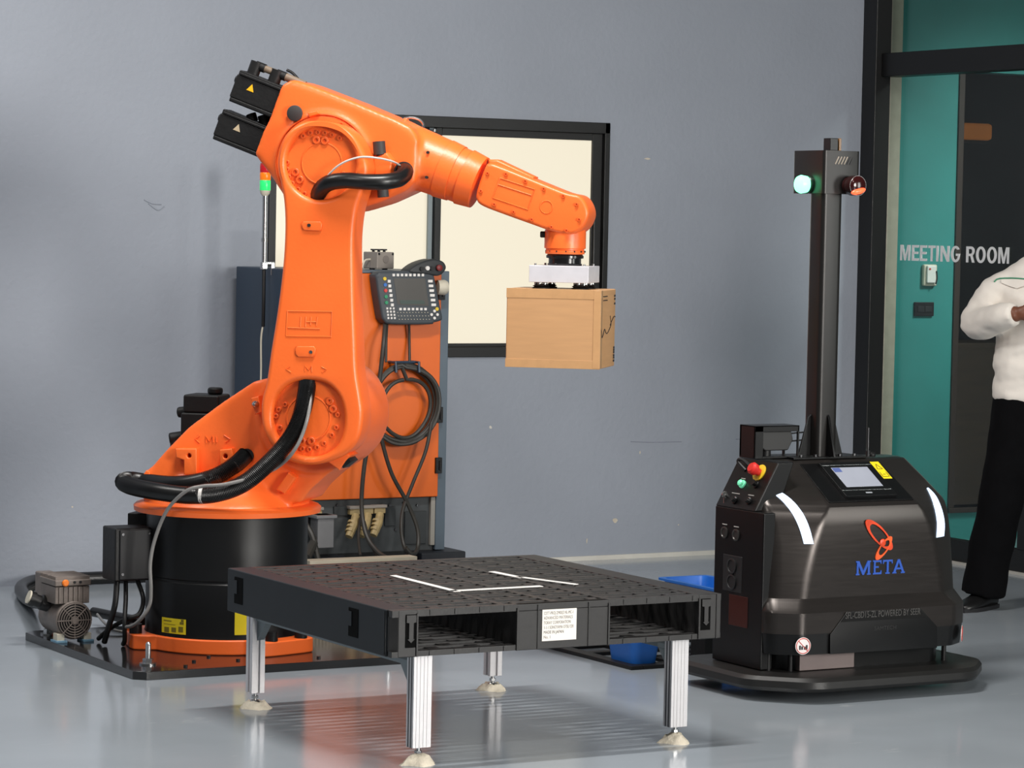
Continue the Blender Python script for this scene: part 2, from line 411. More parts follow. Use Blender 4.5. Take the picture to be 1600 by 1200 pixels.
# the room behind the glass
TY = 11.72
struct(MB().box((8.655, 11.60, 0), (8.795, TY + .12, 4.5)).build('trim_2', mat('cream_pilaster', (178, 170, 154), .7, var=.08, scale=20), None, .004))
tw = MB()
OX = 9.235
tw.box((8.795, TY, 0), (OX, TY + .12, 4.5)); tw.box((OX, TY, 0), (10.9, TY + .12, .165)); tw.box((OX, TY, 2.33), (10.9, TY + .12, 4.5))
struct(tw.build('wall_teal', TEAL))
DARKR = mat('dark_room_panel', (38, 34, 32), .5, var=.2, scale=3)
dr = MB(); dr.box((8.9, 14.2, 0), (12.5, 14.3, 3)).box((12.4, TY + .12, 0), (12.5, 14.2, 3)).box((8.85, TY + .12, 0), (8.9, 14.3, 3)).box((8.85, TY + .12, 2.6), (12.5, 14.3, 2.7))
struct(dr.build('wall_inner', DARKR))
fj = MB(); fj.box((OX, TY - .01, .165), (OX + .035, TY + .13, 2.33)).box((OX, TY - .02, .14), (10.9, TY + .13, .165)); struct(fj.build('trim_3', mat('dark_brown_frame', (52, 40, 34), .45), None, .003))
cb = thing('side_cabinet', 'dim brown wooden cabinet inside the dark room behind the glass', 'cabinet', (9.8, 12.6, 0))
box('cabinet_body', (9.32, 12.5, 0), (10.4, 12.9, .95), mat('dim_brown_wood', (56, 44, 34), .5, var=.2, scale=6, stretch=(1, 1, 8)), cb, .005)
box('cabinet_door', (9.34, 12.485, .05), (9.84, 12.5, .92), mat('dim_brown_wood', (96, 74, 54)), cb, .003)
box('cabinet_door', (9.86, 12.485, .05), (10.38, 12.5, .92), mat('dim_brown_wood', (96, 74, 54)), cb, .003)
wl = thing('warm_strip', 'warm orange glowing strip inside the dark room', 'glow', (10.45, 14.15, 2.1))  # emissive box put in to show a warm glowing strip; source unknown
box('strip_backing', (10.2, 14.16, 2.07), (11.4, 14.2, 2.21), DARKR, wl)
MB().box((10.22, 14.10, 2.09), (11.38, 14.16, 2.19)).build('strip_glow', mat('amber_glow', (176, 104, 48), .5, var=.2, scale=3, emit=.35), wl, .02)
sp = thing('warm_spot', 'tiny bright glowing dot above the warm strip in the dark room', 'glow', (10.2, 14.1, 2.24))  # dot made emissive, added without a known fixture behind it
MB().cyl((10.26, 14.12, 2.27), (10.26, 14.2, 2.27), .02, n=12).build('spot_backing', DARKR, sp)
MB().ell((10.26, 14.11, 2.27), (.022, .012, .016), 10).build('spot_glow', mat('warm_spot_glow', (255, 235, 200), .4, emit=3), sp)

# lettering on the glass
def arc(cx, cy, rx, ry, a0, a1, n=14): return [(cx + rx * math.cos(R(a0 + (a1 - a0) * i / n)), cy + ry * math.sin(R(a0 + (a1 - a0) * i / n))) for i in range(n + 1)]
GLYPH = {'M': [[(0, 0), (.2, 0), (.2, .70), (.41, 0), (.59, 0), (.80, .70), (.80, 0), (1, 0), (1, 1), (.71, 1), (.5, .32), (.29, 1), (0, 1)]],
         'E': [[(0, 0), (1, 0), (1, .16), (.31, .16), (.31, .43), (.92, .43), (.92, .585), (.31, .585), (.31, .84), (.98, .84), (.98, 1), (0, 1)]],
         'T': [[(.355, 0), (.645, 0), (.645, .84), (1, .84), (1, 1), (0, 1), (0, .84), (.355, .84)]],
         'I': [[(0, 0), (1, 0), (1, 1), (0, 1)]],
         'N': [[(0, 0), (.25, 0), (.25, .64), (.73, 0), (1, 0), (1, 1), (.75, 1), (.75, .38), (.28, 1), (0, 1)]],
         'O': [arc(.5, .5, .5, .515, 0, 352, 40), arc(.5, .5, .25, .36, 0, 352, 40)],
         'R': [[(0, 0), (.27, 0), (.27, .40), (.50, .40), (.72, 0), (1, 0), (.76, .43)] + arc(.56, .71, .42, .29, -60, 90) + [(0, 1)], [(.27, .55), (.54, .55)] + arc(.56, .695, .15, .145, -80, 90) + [(.27, .84)]],
         'G': [arc(.5, .5, .5, .515, 35, 325, 34) + [(1, .53), (.54, .53), (.54, .39), (.76, .39), (.72, .24)] + arc(.5, .5, .25, .36, 300, 50, 24)]}
VINYL = mat('white_vinyl_letters', (252, 252, 252), .5)
DLT = thing('door_lettering', 'white MEETING ROOM lettering on the glass door', 'sign', (8.655, 11.0, 1.396))
adv = {'M': 1.22, 'E': .86, 'T': .84, 'I': .42, 'N': 1.08, 'G': 1.08, ' ': .46, 'R': .98, 'O': 1.10}
tot = sum(adv[c_] for c_ in 'MEETING ROOM'); kk = (11.392 - 10.572) / tot; pos = 11.392
for ch in 'MEETING ROOM':
    if ch != ' ':
        wd = adv[ch] * kk * (.86 if ch != 'I' else .52); hh = .074
        me = curve_mesh([[(x * wd, y * hh) for x, y in pl] for pl in GLYPH[ch]], .002)
        me.transform(Matrix(((0, 0, -1, 8.654), (-1, 0, 0, pos), (0, 1, 0, 1.396), (0, 0, 0, 1)))); me.transform(wmat(DLT).inverted())
        finish('letter', me, VINYL, DLT, smooth=0)
    pos -= adv[ch] * kk

# on the teal wall
def on_teal(u, v): return PY(u, v, TY)
(x0, z1), (x1, z0) = on_teal(1440, 413), on_teal(1460, 447)
rc = thing('remote_holder', 'cream remote control in a wall holder above the black socket', 'remote', ((x0 + x1) / 2, TY, z0))
MB().box((x0, TY - .022, z0), (x1, TY, z1)).build('holder_body', CREAM, rc, .008, seg=3)
MB().box((x0 + .012, TY - .034, z0 + .015), (x1 - .016, TY - .021, z1 - .006)).build('remote_body', WHITE, rc, .005)
MB().tube(cat([(x1 - .018, TY - .034, z0 + .01), (x1 - .013, TY - .036, z0 + .04), (x1 - .017, TY - .036, z0 + .075)], 4, False), .004, 6).build('strap', INK, rc)
MB().cyl((x0 + .026, TY - .034, z1 - .022), (x0 + .026, TY - .037, z1 - .022), .005, n=10).build('button', RED, rc)
(x0, z1), (x1, z0) = on_teal(1427.5, 472), on_teal(1457, 494)
sk = thing('wall_socket', 'black wall socket plate on the teal wall', 'socket', ((x0 + x1) / 2, TY, z0))
MB().box((x0, TY - .012, z0), (x1, TY, z1)).build('socket_plate', BLACKM, sk, .003)
for a in (.3, .68):
    xc = x0 + (x1 - x0) * a
    MB().box((xc - .02, TY - .016, z0 + .02), (xc + .02, TY - .011, z1 - .02)).build('socket_insert', INK, sk, .002)

# ================================================================== steel base plate
PLX0, PLX1, PLY0, PLY1, PLT = 3.80, 4.88, 9.07, 10.14, .028
bpz = thing('base_plate', 'glossy black steel floor plate under the orange robot', 'plate', (4.34, 9.6, 0))
c = .035
MB().prism([(PLX0 + c, PLY0), (PLX1 - c, PLY0), (PLX1, PLY0 + c), (PLX1, PLY1 - c), (PLX1 - c, PLY1), (PLX0 + c, PLY1), (PLX0, PLY1 - c), (PLX0, PLY0 + c)],
           lambda a, b, d: Vector((a, b, d)), 0, PLT).build('steel_plate', mat('black_gloss_plate', (30, 30, 31), .12, var=.2, scale=5, spec=.6), bpz, .002)
for ax, ay, bx in ((3.905, 9.225, 0), (3.86, 10.03, 0), (4.80, 9.2, 0), (4.78, 10.03, 0)):
    ab = MB(); ab.cyl((ax, ay, PLT), (ax, ay, PLT + .005), .03).cyl((ax, ay, PLT + .005), (ax, ay, PLT + .02), .019, n=6).cyl((ax, ay, PLT + .02), (ax, ay, PLT + .07), .0095, .0095, 12).cyl((ax, ay, PLT + .07), (ax, ay, PLT + .076), .0095, .005, 12)
    ab.build('anchor_bolt', STEEL, bpz)
for sx, sy in ((4.07, 9.22), (4.16, 9.30), (4.22, 9.19), (4.0, 9.13), (4.5, 9.14)):
    MB().cyl((sx, sy, PLT), (sx, sy, PLT + .006), .007, n=10).build('screw', STEEL_D, bpz)

# ================================================================== the robot
BETA = R(12)
RB = thing('industrial_robot', 'orange six-axis robot arm on a black drum base', 'robot arm', (4.35, 9.58, PLT), -(TH + BETA))
_RM = wmat(RB); _RI = _RM.inverted()
def RP(u, v, y):
    """sight line through a point of the outline, met with the robot's own plane y = const (robot frame)"""
    o = _RI @ CAM; d = _RI.to_3x3() @ ray(u, v)
    p = o + d * ((y - o.y) / d.y); return (p.x, p.z)
def RPs(pts, y): return [RP(u, v, y) for u, v in pts]
def R3(u, v, y): a, b = RP(u, v, y); return Vector((a, y, b))

# base flange with three lobes
fl_ = []
lob = [R(165) + TH + BETA, R(285) + TH + BETA, R(45) + TH + BETA]
for i in range(120):
    a = 2 * PI * i / 120
    r = .298
    for l in lob:
        d = abs((a - l + PI) % (2 * PI) - PI)
        if d < .34: r = max(r, min(.36, .352 / max(.5, math.cos(d * .9))))
        elif d < .46: r = max(r, .352 + (.298 - .352) * (d - .34) / .12)
    fl_.append((r * math.cos(a), r * math.sin(a)))
bf = MB().prism(fl_, lambda a, b, d: Vector((a, b, d)), .0, .052).build('base_flange', ORANGE, RB, .006, local=True)
for l in lob:
    for dd in (-.2, .2):
        MB().cyl((.335 * math.cos(l + dd), .335 * math.sin(l + dd), .052), (.335 * math.cos(l + dd), .335 * math.sin(l + dd), .085), .022, n=14).build('mounting_bolt', BLACKM, bf, local=True)
MB().lathe((0, 0, .05), (0, 0, 1), [(0, .288), (.012, .284), (.19, .284), (.194, .281), (.2, .281), (.204, .284), (.425, .284), (.43, .27)], 72).build('base_drum', BLACKP, RB, local=True)
MB().lathe((0, 0, .472), (0, 0, 1), [(0, .30), (.003, .328), (.02, .33), (.027, .322), (.034, .30)], 72).build('turntable_ring', ORANGE, RB, local=True)
# stickers that follow the drum
def drum_patch(name, u0, v0, u1, v1, material):
    o = _RI @ CAM
    def hit(u, v, r=.2858):
        d = _RI.to_3x3() @ ray(u, v); A = d.x ** 2 + d.y ** 2; B = 2 * (o.x * d.x + o.y * d.y); Cc = o.x ** 2 + o.y ** 2 - r * r
        t = (-B - math.sqrt(B * B - 4 * A * Cc)) / (2 * A); p = o + d * t; return math.atan2(p.y, p.x), p.z
    a0, z1 = hit(u0, v0); a1, z0 = hit(u1, v1); mb = MB(); n = 10
    vs = []
    for i in range(n + 1):
        a = a0 + (a1 - a0) * i / n
        for r, z in ((.2845, z0), (.2858, z0), (.2858, z1), (.2845, z1)): vs.append((r * math.cos(a), r * math.sin(a), z))
    fs = []
    for i in range(n):
        for q in range(4): fs.append((i * 4 + q, i * 4 + (q + 1) % 4, i * 4 + 4 + (q + 1) % 4, i * 4 + 4 + q))
    mb.add(vs, fs + [(0, 1, 2, 3), (n * 4 + 3, n * 4 + 2, n * 4 + 1, n * 4)])
    return mb.build(name, material, RB, local=True)
st = drum_patch('warning_sticker', 253, 964, 290, 992, YELLOW)
def drum_mark(u0, v0, u1, v1):
    p = drum_patch('sticker_print', u0, v0, u1, v1, mat('olive_print', (120, 108, 24), .5)); 
    for v in p.data.vertices:
        s = (.2866 / .2858); v.co.x *= s; v.co.y *= s
    p.parent = st
for (a, b, c_, d) in ((256, 968, 268, 971), (256, 974, 274, 976), (257, 979, 264, 988), (268, 980, 275, 988), (279, 979, 286, 988), (283, 968, 287, 972), (281, 972, 287, 976)): drum_mark(a, b, c_, d)
drum_patch('warning_sticker', 367, 957, 385, 992, YELLOW)

# slim flange pieces and the wiring box at the drum's left
jb = MB()
jb.box((3.935, 9.60, .235 + PLT), (4.08, 9.72, .42 + PLT)); jbo = jb.build('junction_box', BLACKM, RB, .006)
jl = MB().box((3.95, 9.592, .24 + PLT), (4.07, 9.60, .415 + PLT)).build('box_lid', INK, jbo, .004)
for z in (.26, .40):
    for x in (3.96, 4.06):
        MB().cyl((x, 9.592, z + PLT), (x, 9.589, z + PLT), .005, n=8).build('screw', STEEL_D, jbo)
bk = MB()
for (u0, v0, u1, v1) in ((205, 800, 222, 822), (212, 826, 220, 838), (211, 846, 219, 858)):
    a = R3(u0, v0, -.02); b = R3(u1, v1, -.02)
    bk.box((a.x, -.06, b.z), (max(b.x, -.27), .02, a.z))
bk.build('cable_bracket', BLACKM, RB, .004, local=True)

# rotating column, one cast piece
col = MB()
prof = [(226, 752), (228, 738), (242, 726), (262, 703), (296, 668), (350, 628), (398, 596), (430, 588), (480, 565), (530, 575), (566, 608), (576, 645), (568, 690),
        (545, 720), (512, 742), (486, 765), (472, 785), (300, 790), (226, 785)]
col.prism(RPs(prof, -.10), lambda a, b, d: Vector((a, d, b)), -.125, .17)
c2 = RP(487, 650, -.13)
col.cyl((c2[0], -.135, c2[1]), (c2[0], .19, c2[1]), .197, n=48)
col.lathe((0, 0, .478), (0, 0, 1), [(0, .30), (.03, .285), (.07, .235), (.12, .2)], 40)
colo = col.build('rotating_column', ORANGE, RB, local=True, remesh=.009, relax=6, smooth=60)
# brackets, stops and pads standing proud of the casting
def rpad(name, pts, y0, y1, material, parent, bev=.004, holes=()):
    return plate(name, [RPs(pts, y1)] + [circ(RP(u, v, y1), r, 16) for u, v, r in holes], y0, y1, material, parent, bev, local=True)
rpad('bracket', [(274, 701), (307, 701), (307, 742), (287, 742), (287, 719), (275, 715)], -.12, -.165, ORANGE, colo, holes=[(295, 712, .008)])
rpad('bracket', [(343, 703), (362, 701), (366, 720), (350, 742), (344, 742)], -.12, -.16, ORANGE, colo, holes=[(352, 713, .008)])
rpad('rib', [(431, 765), (450, 738), (462, 746), (444, 772)], -.11, -.16, ORANGE, colo, .006)
rpad('stop_block', [(493, 718), (512, 722), (530, 735), (540, 720), (548, 712), (530, 700)], -.13, -.24, ORANGE, colo, .006)
rpad('rubber_stop', [(529, 722), (543, 713), (550, 721), (536, 732)], -.15, -.235, RUBBER, colo, .003)
rpad('sensor_block', [(392, 622), (404, 619), (408, 644), (398, 648)], -.12, -.18, ORANGE, colo, .004)
p = R3(400, 632, -.18); MB().lathe(p, (0, -1, 0), [(0, .013), (.012, .013), (.02, .009), (.026, .004)], 14).build('sensor_screw', STEEL, colo, local=True)
rpad('side_tab', [(221, 745), (228, 735), (234, 737), (234, 752), (222, 752)], -.05, -.13, ORANGE, colo, .004)
def emboss(tokens, y, parent, w=1.6):
    chains = []
    for a, b in tokens:
        for ch in chains:
            if ch[-1] == a: ch.append(b); break
        else: chains.append([a, b])
    for ch in chains: MB().tube([R3(*q, y) for q in ch], .0022, 6).build('cast_mark', ORANGE, parent, local=True)
emboss([((312, 680), (305, 686)), ((305, 686), (312, 692)), ((322, 692), (322, 682)), ((322, 682), (327, 690)), ((327, 690), (332, 681)), ((332, 681), (333, 691)), ((338, 683), (338, 691)), ((350, 680), (359, 686)), ((359, 686), (352, 691))], -.127, colo)
# hose socket hole and motor behind
ph = R3(386, 712, -.128); MB().cyl(ph, ph + Vector((0, -.004, 0)), .025, n=20).build('hose_socket', INK, colo, local=True)
mo = MB(); a = R3(322, 660, .27)
mo.box((a.x - .075, .20, .50), (a.x + .075, .35, .80)).box((a.x - .068, .205, .80), (a.x + .068, .345, .865)).cyl((a.x + .03, .28, .865), (a.x + .03, .28, .89), .028, n=18).cyl((a.x - .105, .26, .795), (a.x - .07, .26, .80), .02, n=14).cyl((a.x - .13, .24, .70), (a.x - .07, .26, .71), .022, n=14).cyl((a.x - .11, .24, .705), (a.x - .105, .24, .62), .016, n=12)
mo.build('base_motor', BLACKM, RB, .008, local=True)

# link arm: broad face to the hall, a round window at each joint
YF, YB = -.275, -.14
c3 = RP(500, 255, YF); c2 = RP(483, 652, YF)
outer = [(502, 189), (522, 193), (540, 201), (557, 218), (570, 243), (574, 268), (566, 298), (557, 327), (552, 370), (552, 430), (553, 480), (555, 530), (557, 580), (563, 620), (566, 650),
         (560, 685), (542, 708), (513, 722), (483, 727), (452, 721), (428, 703), (412, 676), (407, 650), (408, 625), (415, 598), (422, 550), (430, 500), (437, 450), (442, 400), (444, 350),
         (442, 312), (437, 285), (433, 255), (438, 225), (452, 203), (476, 190)]
op3 = circ(c3, .1235, 56)
op2 = [RP(u, v, YF) for u, v in [tuple(p) for p in cat([(481, 594), (510, 600), (530, 622), (537, 655), (530, 690), (510, 708), (483, 714), (455, 706), (434, 685), (425, 655), (431, 622), (452, 600)], 5)]]
la = plate('link_arm', [[tuple(p) for p in cat([Vector((*RP(u, v, YF), 0)) for u, v in outer], 5)], op3, op2], YF, YB, ORANGE, RB, .018, local=True, res=6, smooth=50)
for pts in ([(474, 346), (500, 346), (503, 350), (502, 358), (499, 361), (475, 360), (472, 356), (471, 350)], [(464, 541), (490, 541), (493, 545), (492, 554), (489, 558), (466, 558), (462, 554), (461, 546)]):
    rpad('cover_pad', pts, YF - .0, YF - .007, ORANGE, la, .003)
for u, v, mm in ((483, 352, INK), (486, 550, STEEL)):
    p = R3(u, v, YF - .007); MB().cyl(p, p + Vector((0, -.003, 0)), .006, n=10).build('pad_screw', mm, la, local=True)
emboss([((449, 486), (519, 487)), ((519, 487), (517, 526)), ((517, 526), (447, 525)), ((447, 525), (449, 486)), ((449, 512), (500, 514)), ((470, 495), (469, 511)), ((478, 495), (477, 511)), ((486, 495), (485, 508)), ((496, 495), (494, 509)), ((478, 503), (494, 503))], YF - .0005, la)
emboss([((453, 572), (447, 577)), ((447, 577), (455, 582)), ((476, 580), (477, 572)), ((477, 572), (482, 578)), ((482, 578), (487, 572)), ((487, 572), (487, 581)), ((502, 573), (510, 577)), ((510, 577), (503, 582))], YF - .0005, la)

BOLT = proto(screw(.009, .008), 'bolt', ORANGE_D)
BIGB = proto(screw(.014, .009), 'bolt', ORANGE_D)
def gear(name, c, r, y, bolts, bigs):
    mb = MB().lathe((c[0], y + .10, c[1]), (0, -1, 0), [(0, r), (.10, r)], 56)
    g = mb.build(name, ORANGE, RB, local=True)
    MB().lathe((c[0], y, c[1]), (0, -1, 0), [(0, r * .56), (.003, r * .555), (.004, r * .53), (.0015, r * .52), (.0015, .001)], 48).build('cover_disc', ORANGE, g, local=True)
    for u, v in bolts: shared('bolt', BOLT, g, R3(u, v, y))
    for u, v in bigs: shared('bolt', BIGB, g, R3(u, v, y))
    return g
gear('upper_gear_cover', c3, .131, -.25, [(474, 213), (485, 208), (497, 207), (508, 208), (519, 211), (531, 216), (449, 254), (449, 265), (452, 277), (457, 287), (466, 296), (476, 303), (537, 272), (535, 283)], [(495, 219), (508, 220), (462, 269), (469, 281)])
gear('lower_gear_cover', RP(482, 653, -.245), .143, -.245, [(432, 650), (436, 640), (446, 632), (438, 668), (449, 696), (461, 697), (473, 701), (484, 702), (496, 699), (507, 693), (526, 668), (519, 680), (528, 648), (515, 626)], [(472, 689), (487, 689), (516, 627), (521, 639)])

# forearm: cast housing running into a round neck
ax0 = R3(600, 226.5, 0); ax1 = R3(748.5, 285.5, 0); AX = (ax1 - ax0).normalized()
PXM = (ax1 - ax0).length / math.hypot(148.5, 59)      # metres per traced unit in the forearm's plane
fa = MB()
fpoly = [(464, 125), (487, 132), (560, 160), (627, 188), (648, 199), (660, 216), (655, 284), (640, 299), (600, 317), (556, 330), (505, 334), (455, 312), (428, 272), (405, 242), (418, 207), (428, 188), (447, 134)]
fa.prism(RPs(fpoly, -.06), lambda a, b, d: Vector((a, d, b)), -.125, .125)
fa.lathe(ax0, AX, [(0, 48 * PXM), (40 * PXM, 47.5 * PXM), (75 * PXM, 46 * PXM), (105 * PXM, 44.5 * PXM), (128 * PXM, 42 * PXM)], 40)
hc = RP(508, 255, -.1); fa.cyl((hc[0], -.138, hc[1]), (hc[0], .14, hc[1]), .172, n=48)
fao = fa.build('forearm_housing', ORANGE, RB, local=True, remesh=.0085, relax=14, smooth=60)
MB().lathe(ax0, AX, [(100 * PXM, 44 * PXM), (100 * PXM, 45.5 * PXM), (122 * PXM, 43.5 * PXM), (122 * PXM, 42 * PXM), (136 * PXM, 41.5 * PXM), (136 * PXM, 43.5 * PXM), (160 * PXM, 40.5 * PXM), (161 * PXM, 30 * PXM)], 56).build('arm_collar', ORANGE, RB, local=True)
MB().lathe((hc[0], -.137, hc[1]), (0, -1, 0), [(0, .164), (.003, .164), (.004, .166), (.003, .169), (0, .170)], 64).build('joint_rim', ORANGE_D, fao, local=True)
for u, v in ((534, 195), (550, 204), (563, 218), (574, 233), (578, 247), (579, 256), (579, 266), (566, 301), (557, 310)):
    shared('bolt', BOLT, fao, R3(u, v, -.139))
p = R3(461, 177, -.138); MB().lathe(p, (0, -1, 0), [(0, .0275), (.006, .0275), (.008, .024)], 32).build('round_plug', mat('matt_black_plug', (48, 46, 46), .6), fao, local=True)
rpad('lug', [(480, 176), (496, 172), (499, 178), (483, 183)], -.13, -.15, ORANGE, fao, .004)
rpad('hoist_lug', [(628, 196), (638, 185), (645, 197), (636, 205)], -.03, .03, ORANGE, fao, .004)
for u, v in ((668, 238), (666, 277)):
    p = R3(u, v, -.107); MB().cyl(p + Vector((0, .05, 0)), p, .005, n=10).build('tapped_hole', INK, fao, local=True)
ey = []
for i in range(25):
    t = PI * i / 24; ey.append(R3(640, 196, 0) + Vector((-.045 * math.cos(t), .02, .028 * math.sin(t))))
MB().tube(ey + [R3(660, 205, -.02), R3(672, 216, -.03)], .005, 8).build('wire_loop', STEEL, fao, local=True)
# rubber buffer held by a clamp
rpad('buffer_clamp', [(583, 246), (604, 238), (613, 250), (606, 290), (586, 296)], -.12, -.175, ORANGE, fao, .008)
a = R3(592, 221, -.16); b = R3(599, 308, -.16); bb_ = MB(); d = (b - a).normalized()
bb_.cyl(a, a + d * .045, .0215, n=22).cyl(b - d * .045, b, .0195, n=22).cyl(a, b, .012, n=12); bb_.build('rubber_buffer', mat('matt_black_plug', (48, 46, 46)), fao, local=True)
p = R3(631, 268, -.127); MB().lathe(p, (0, -1, 0), [(0, .034), (.004, .034), (.005, .028), (.001, .028), (.001, .001)], 28).build('hose_socket', INK, fao, local=True)

# the three drive motors at the back of the forearm
back = -AX; side = Vector((0, 1, 0)); upv = side.cross(AX); upv = upv if upv.z > 0 else -upv
def motor(cu, cv, y, ln, h, tri=None, conn=True):
    c0 = R3(cu, cv, y)                        # centre of its front end, on the housing
    Rm = Matrix((back, side, upv)).transposed()
    def L(a, b, c): return c0 + back * a + side * b + upv * c
    mb = MB()
    def bx(a0, a1, b0, b1, z0, z1):
        mb.add([L(a, b, c) for c in (z0, z1) for a, b in ((a0, b0), (a1, b0), (a1, b1), (a0, b1))], [(0, 3, 2, 1), (4, 5, 6, 7), (0, 1, 5, 4), (1, 2, 6, 5), (2, 3, 7, 6), (3, 0, 4, 7)])
    bx(-.02, ln, -h * .9, h * .9, -h * .72, h * .72); bx(-.02, ln, -h * .72, h * .72, -h, h)
    bx(-.02, ln * .96, -h * 1.0, h * 1.0, -h * .95, -h * .72); bx(-.02, ln * .96, -h * 1.0, h * 1.0, h * .72, h * .9)
    o = mb.build('drive_motor', BLACKM, RB, .004, local=True)
    MB().lathe(L(ln, 0, .02), back, [(0, .015), (.012, .015), (.016, .011)], 18).build('end_cap', BLACKM, o, local=True)
    if tri:
        t = MB(); ca = L(ln * tri, -h * .9 - .0015, .012)
        P3 = [Vector((0, 0, .015)), Vector((-.0135, 0, -.010)), Vector((.0135, 0, -.010))]
        Rr = [back * -q.x + upv * q.z for q in P3]
        t.add([ca + q for q in Rr] + [ca + q + Vector((0, .002, 0)) for q in Rr], [(0, 1, 2), (5, 4, 3), (0, 3, 4, 1), (1, 4, 5, 2), (2, 5, 3, 0)])
        t.build('warning_triangle', mat('amber_triangle', (238, 176, 30), .4) if conn else mat('worn_triangle', (176, 160, 132), .6), o, local=True)
    if conn:
        e = MB()
        for q in (ln * .78, ln * .30):
            e.cyl(L(q, 0, h), L(q, 0, h + .045), .022, n=16).cyl(L(q - .0, 0, h + .033), L(q - .035, 0, h + .033), .016, n=14)
        e.build('connector', BLACKM, o, local=True)
        e = MB(); e.cyl(L(ln * .78 - .035, 0, h + .033), L(ln * .78 - .085, 0, h + .033), .0125, n=12).cyl(L(ln * .3 - .03, 0, h + .033), L(ln * .3 - .11, 0, h + .033), .0145, .012, n=12)
        e.build('cable_gland', mat('tan_gland', (120, 104, 88), .5), o, local=True)
        e = MB(); e.tube(cat([L(ln * .3 - .02, .03, h + .055), L(-.0, .03, h + .05), L(-.06, .02, h + .015), L(-.075, .02, h - .03)], 6, False), .005, 8); e.build('motor_cable', RUBBER, o, local=True)
    return o
motor(439, 161, -.055, .168, .0575, .62)
motor(413, 221, -.055, .168, .056, .55, False)
mc = MB(); mc.cyl(R3(392, 178, -.03), R3(396, 190, -.03), .018, n=12).cyl(R3(412, 180, -.03), R3(416, 196, -.03), .022, n=12); mc.build('connector', BLACKM, RB, local=True)

# wrist housing with its ring of cover screws
YW = -.078
wpts = [(757, 262), (764, 255), (780, 259), (837, 282), (882, 300), (905, 306), (916, 320), (919, 337), (912, 354), (900, 364), (884, 366), (860, 361), (829, 350), (790, 336), (754, 322), (744, 312), (745, 296)]
wh = plate('wrist_housing', [[tuple(p)[:2] for p in cat([Vector((*RP(u, v, YW), 0)) for u, v in wpts], 4)]], YW, .078, ORANGE, RB, .013, local=True, res=5, smooth=50)
for cx, cy in ((845, 385), (805, 490), (955, 390), (1070, 432), (1180, 478), (1295, 520), (1375, 570), (1390, 660), (1315, 725), (1225, 705), (1108, 660), (1000, 615), (885, 570)):
    shared('bolt', BOLT, wh, R3(540 + cx / 3.8095, 170 + cy / 3.8095, YW - .001), scale=.72)
E_ = lambda x, y: (540 + x / 3.8095, 170 + y / 3.8095)
emboss([(E_(918, 412), E_(1125, 480)), (E_(1125, 480), E_(1085, 600)), (E_(1085, 600), E_(875, 530)), (E_(875, 530), E_(918, 412)), (E_(905, 450), E_(1105, 515))], YW - .0008, wh)
cc = RP(*E_(1195, 585), YW); MB().tube([Vector((cc[0] + .0215 * math.cos(t * PI / 16), YW - .0006, cc[1] + .0215 * math.sin(t * PI / 16))) for t in range(33)], .0018, 6).build('cast_mark', ORANGE, wh, local=True)
rv = rpad('rear_cover', [(770, 250), (785, 250), (842, 277), (838, 290), (770, 266)], -.02, .06, ORANGE, wh, .01)
# wrist joint and tool flange, on the vertical axis of the tool
tc_ = RP(883, 380, 0); TX = tc_[0]
zf = lambda v: RP(883, v, 0)[1]
wj = MB().lathe((TX, 0, zf(397)), (0, 0, 1), [(0, .066), (.003, .068), (.012, .068), (.014, .066), (.018, .066), (.02, .0715), (zf(362) - zf(397), .0715), (zf(345) - zf(397), .06), (zf(338) - zf(397), .04)], 48).build('wrist_joint', ORANGE, RB, local=True)
MB().box((TX - .083, -.03, zf(372)), (TX - .06, .03, zf(362))).build('sensor_nub', BLACKM, wj, .004, local=True)
for i in range(14):
    a = 2 * PI * i / 14
    MB().box((TX + .064 * math.cos(a) - .004, .064 * math.sin(a) - .004, zf(394)), (TX + .069 * math.cos(a) + .003, .069 * math.sin(a) + .003, zf(391.5))).build('flange_notch', INK, wj, local=True)
MB().lathe((TX, 0, zf(415)), (0, 0, 1), [(0, .058), (.006, .060), (.008, .056), (.024, .056), (.026, .0645), (.034, .0645), (.037, .061), (zf(396) - zf(415), .06)], 40).build('tool_flange', mat('gloss_black_flange', (22, 22, 23), .18, var=.1), RB, local=True)

# hoses of the robot
def htube(name, pts, r, material, parent=RB, n=14, rib=None, k=10):
    path = cat([R3(*p) for p in pts], k, False)
    return MB().tube(path, r, n, rib).build(name, material, parent, local=True, smooth=80)
htube('upper_hose', [(497, 312, -.225), (500, 298, -.26), (514, 286, -.30), (540, 282, -.315), (570, 284, -.315), (600, 284, -.295), (622, 280, -.25), (632, 272, -.19), (632, 266, -.12)], .0265, HOSE, rib=.05, k=22)
htube('lower_hose', [(482, 585, -.215), (479, 610, -.26), (473, 640, -.30), (462, 670, -.315), (444, 697, -.325), (415, 728, -.33), (380, 756, -.335), (340, 771, -.335), (295, 774, -.33), (245, 768, -.31), (206, 760, -.25), (193, 753, -.17), (203, 750, -.10), (232, 754, -.13), (280, 757, -.20), (330, 747, -.20), (365, 728, -.175), (384, 711, -.13)], .0280, HOSE, rib=.10, k=34)
a = R3(316, 773, -.333); MB().lathe(a + Vector((-.006, 0, 0)), (1, 0, 0), [(0, .031), (.012, .031)], 20).build('cable_tie', WHITE, RB, local=True)
htube('air_tube', [(498, 300, -.27), (508, 280, -.285), (530, 258, -.30), (560, 246, -.30), (590, 247, -.28), (615, 253, -.22), (628, 261, -.14)], .0035, CLEAR, n=8)
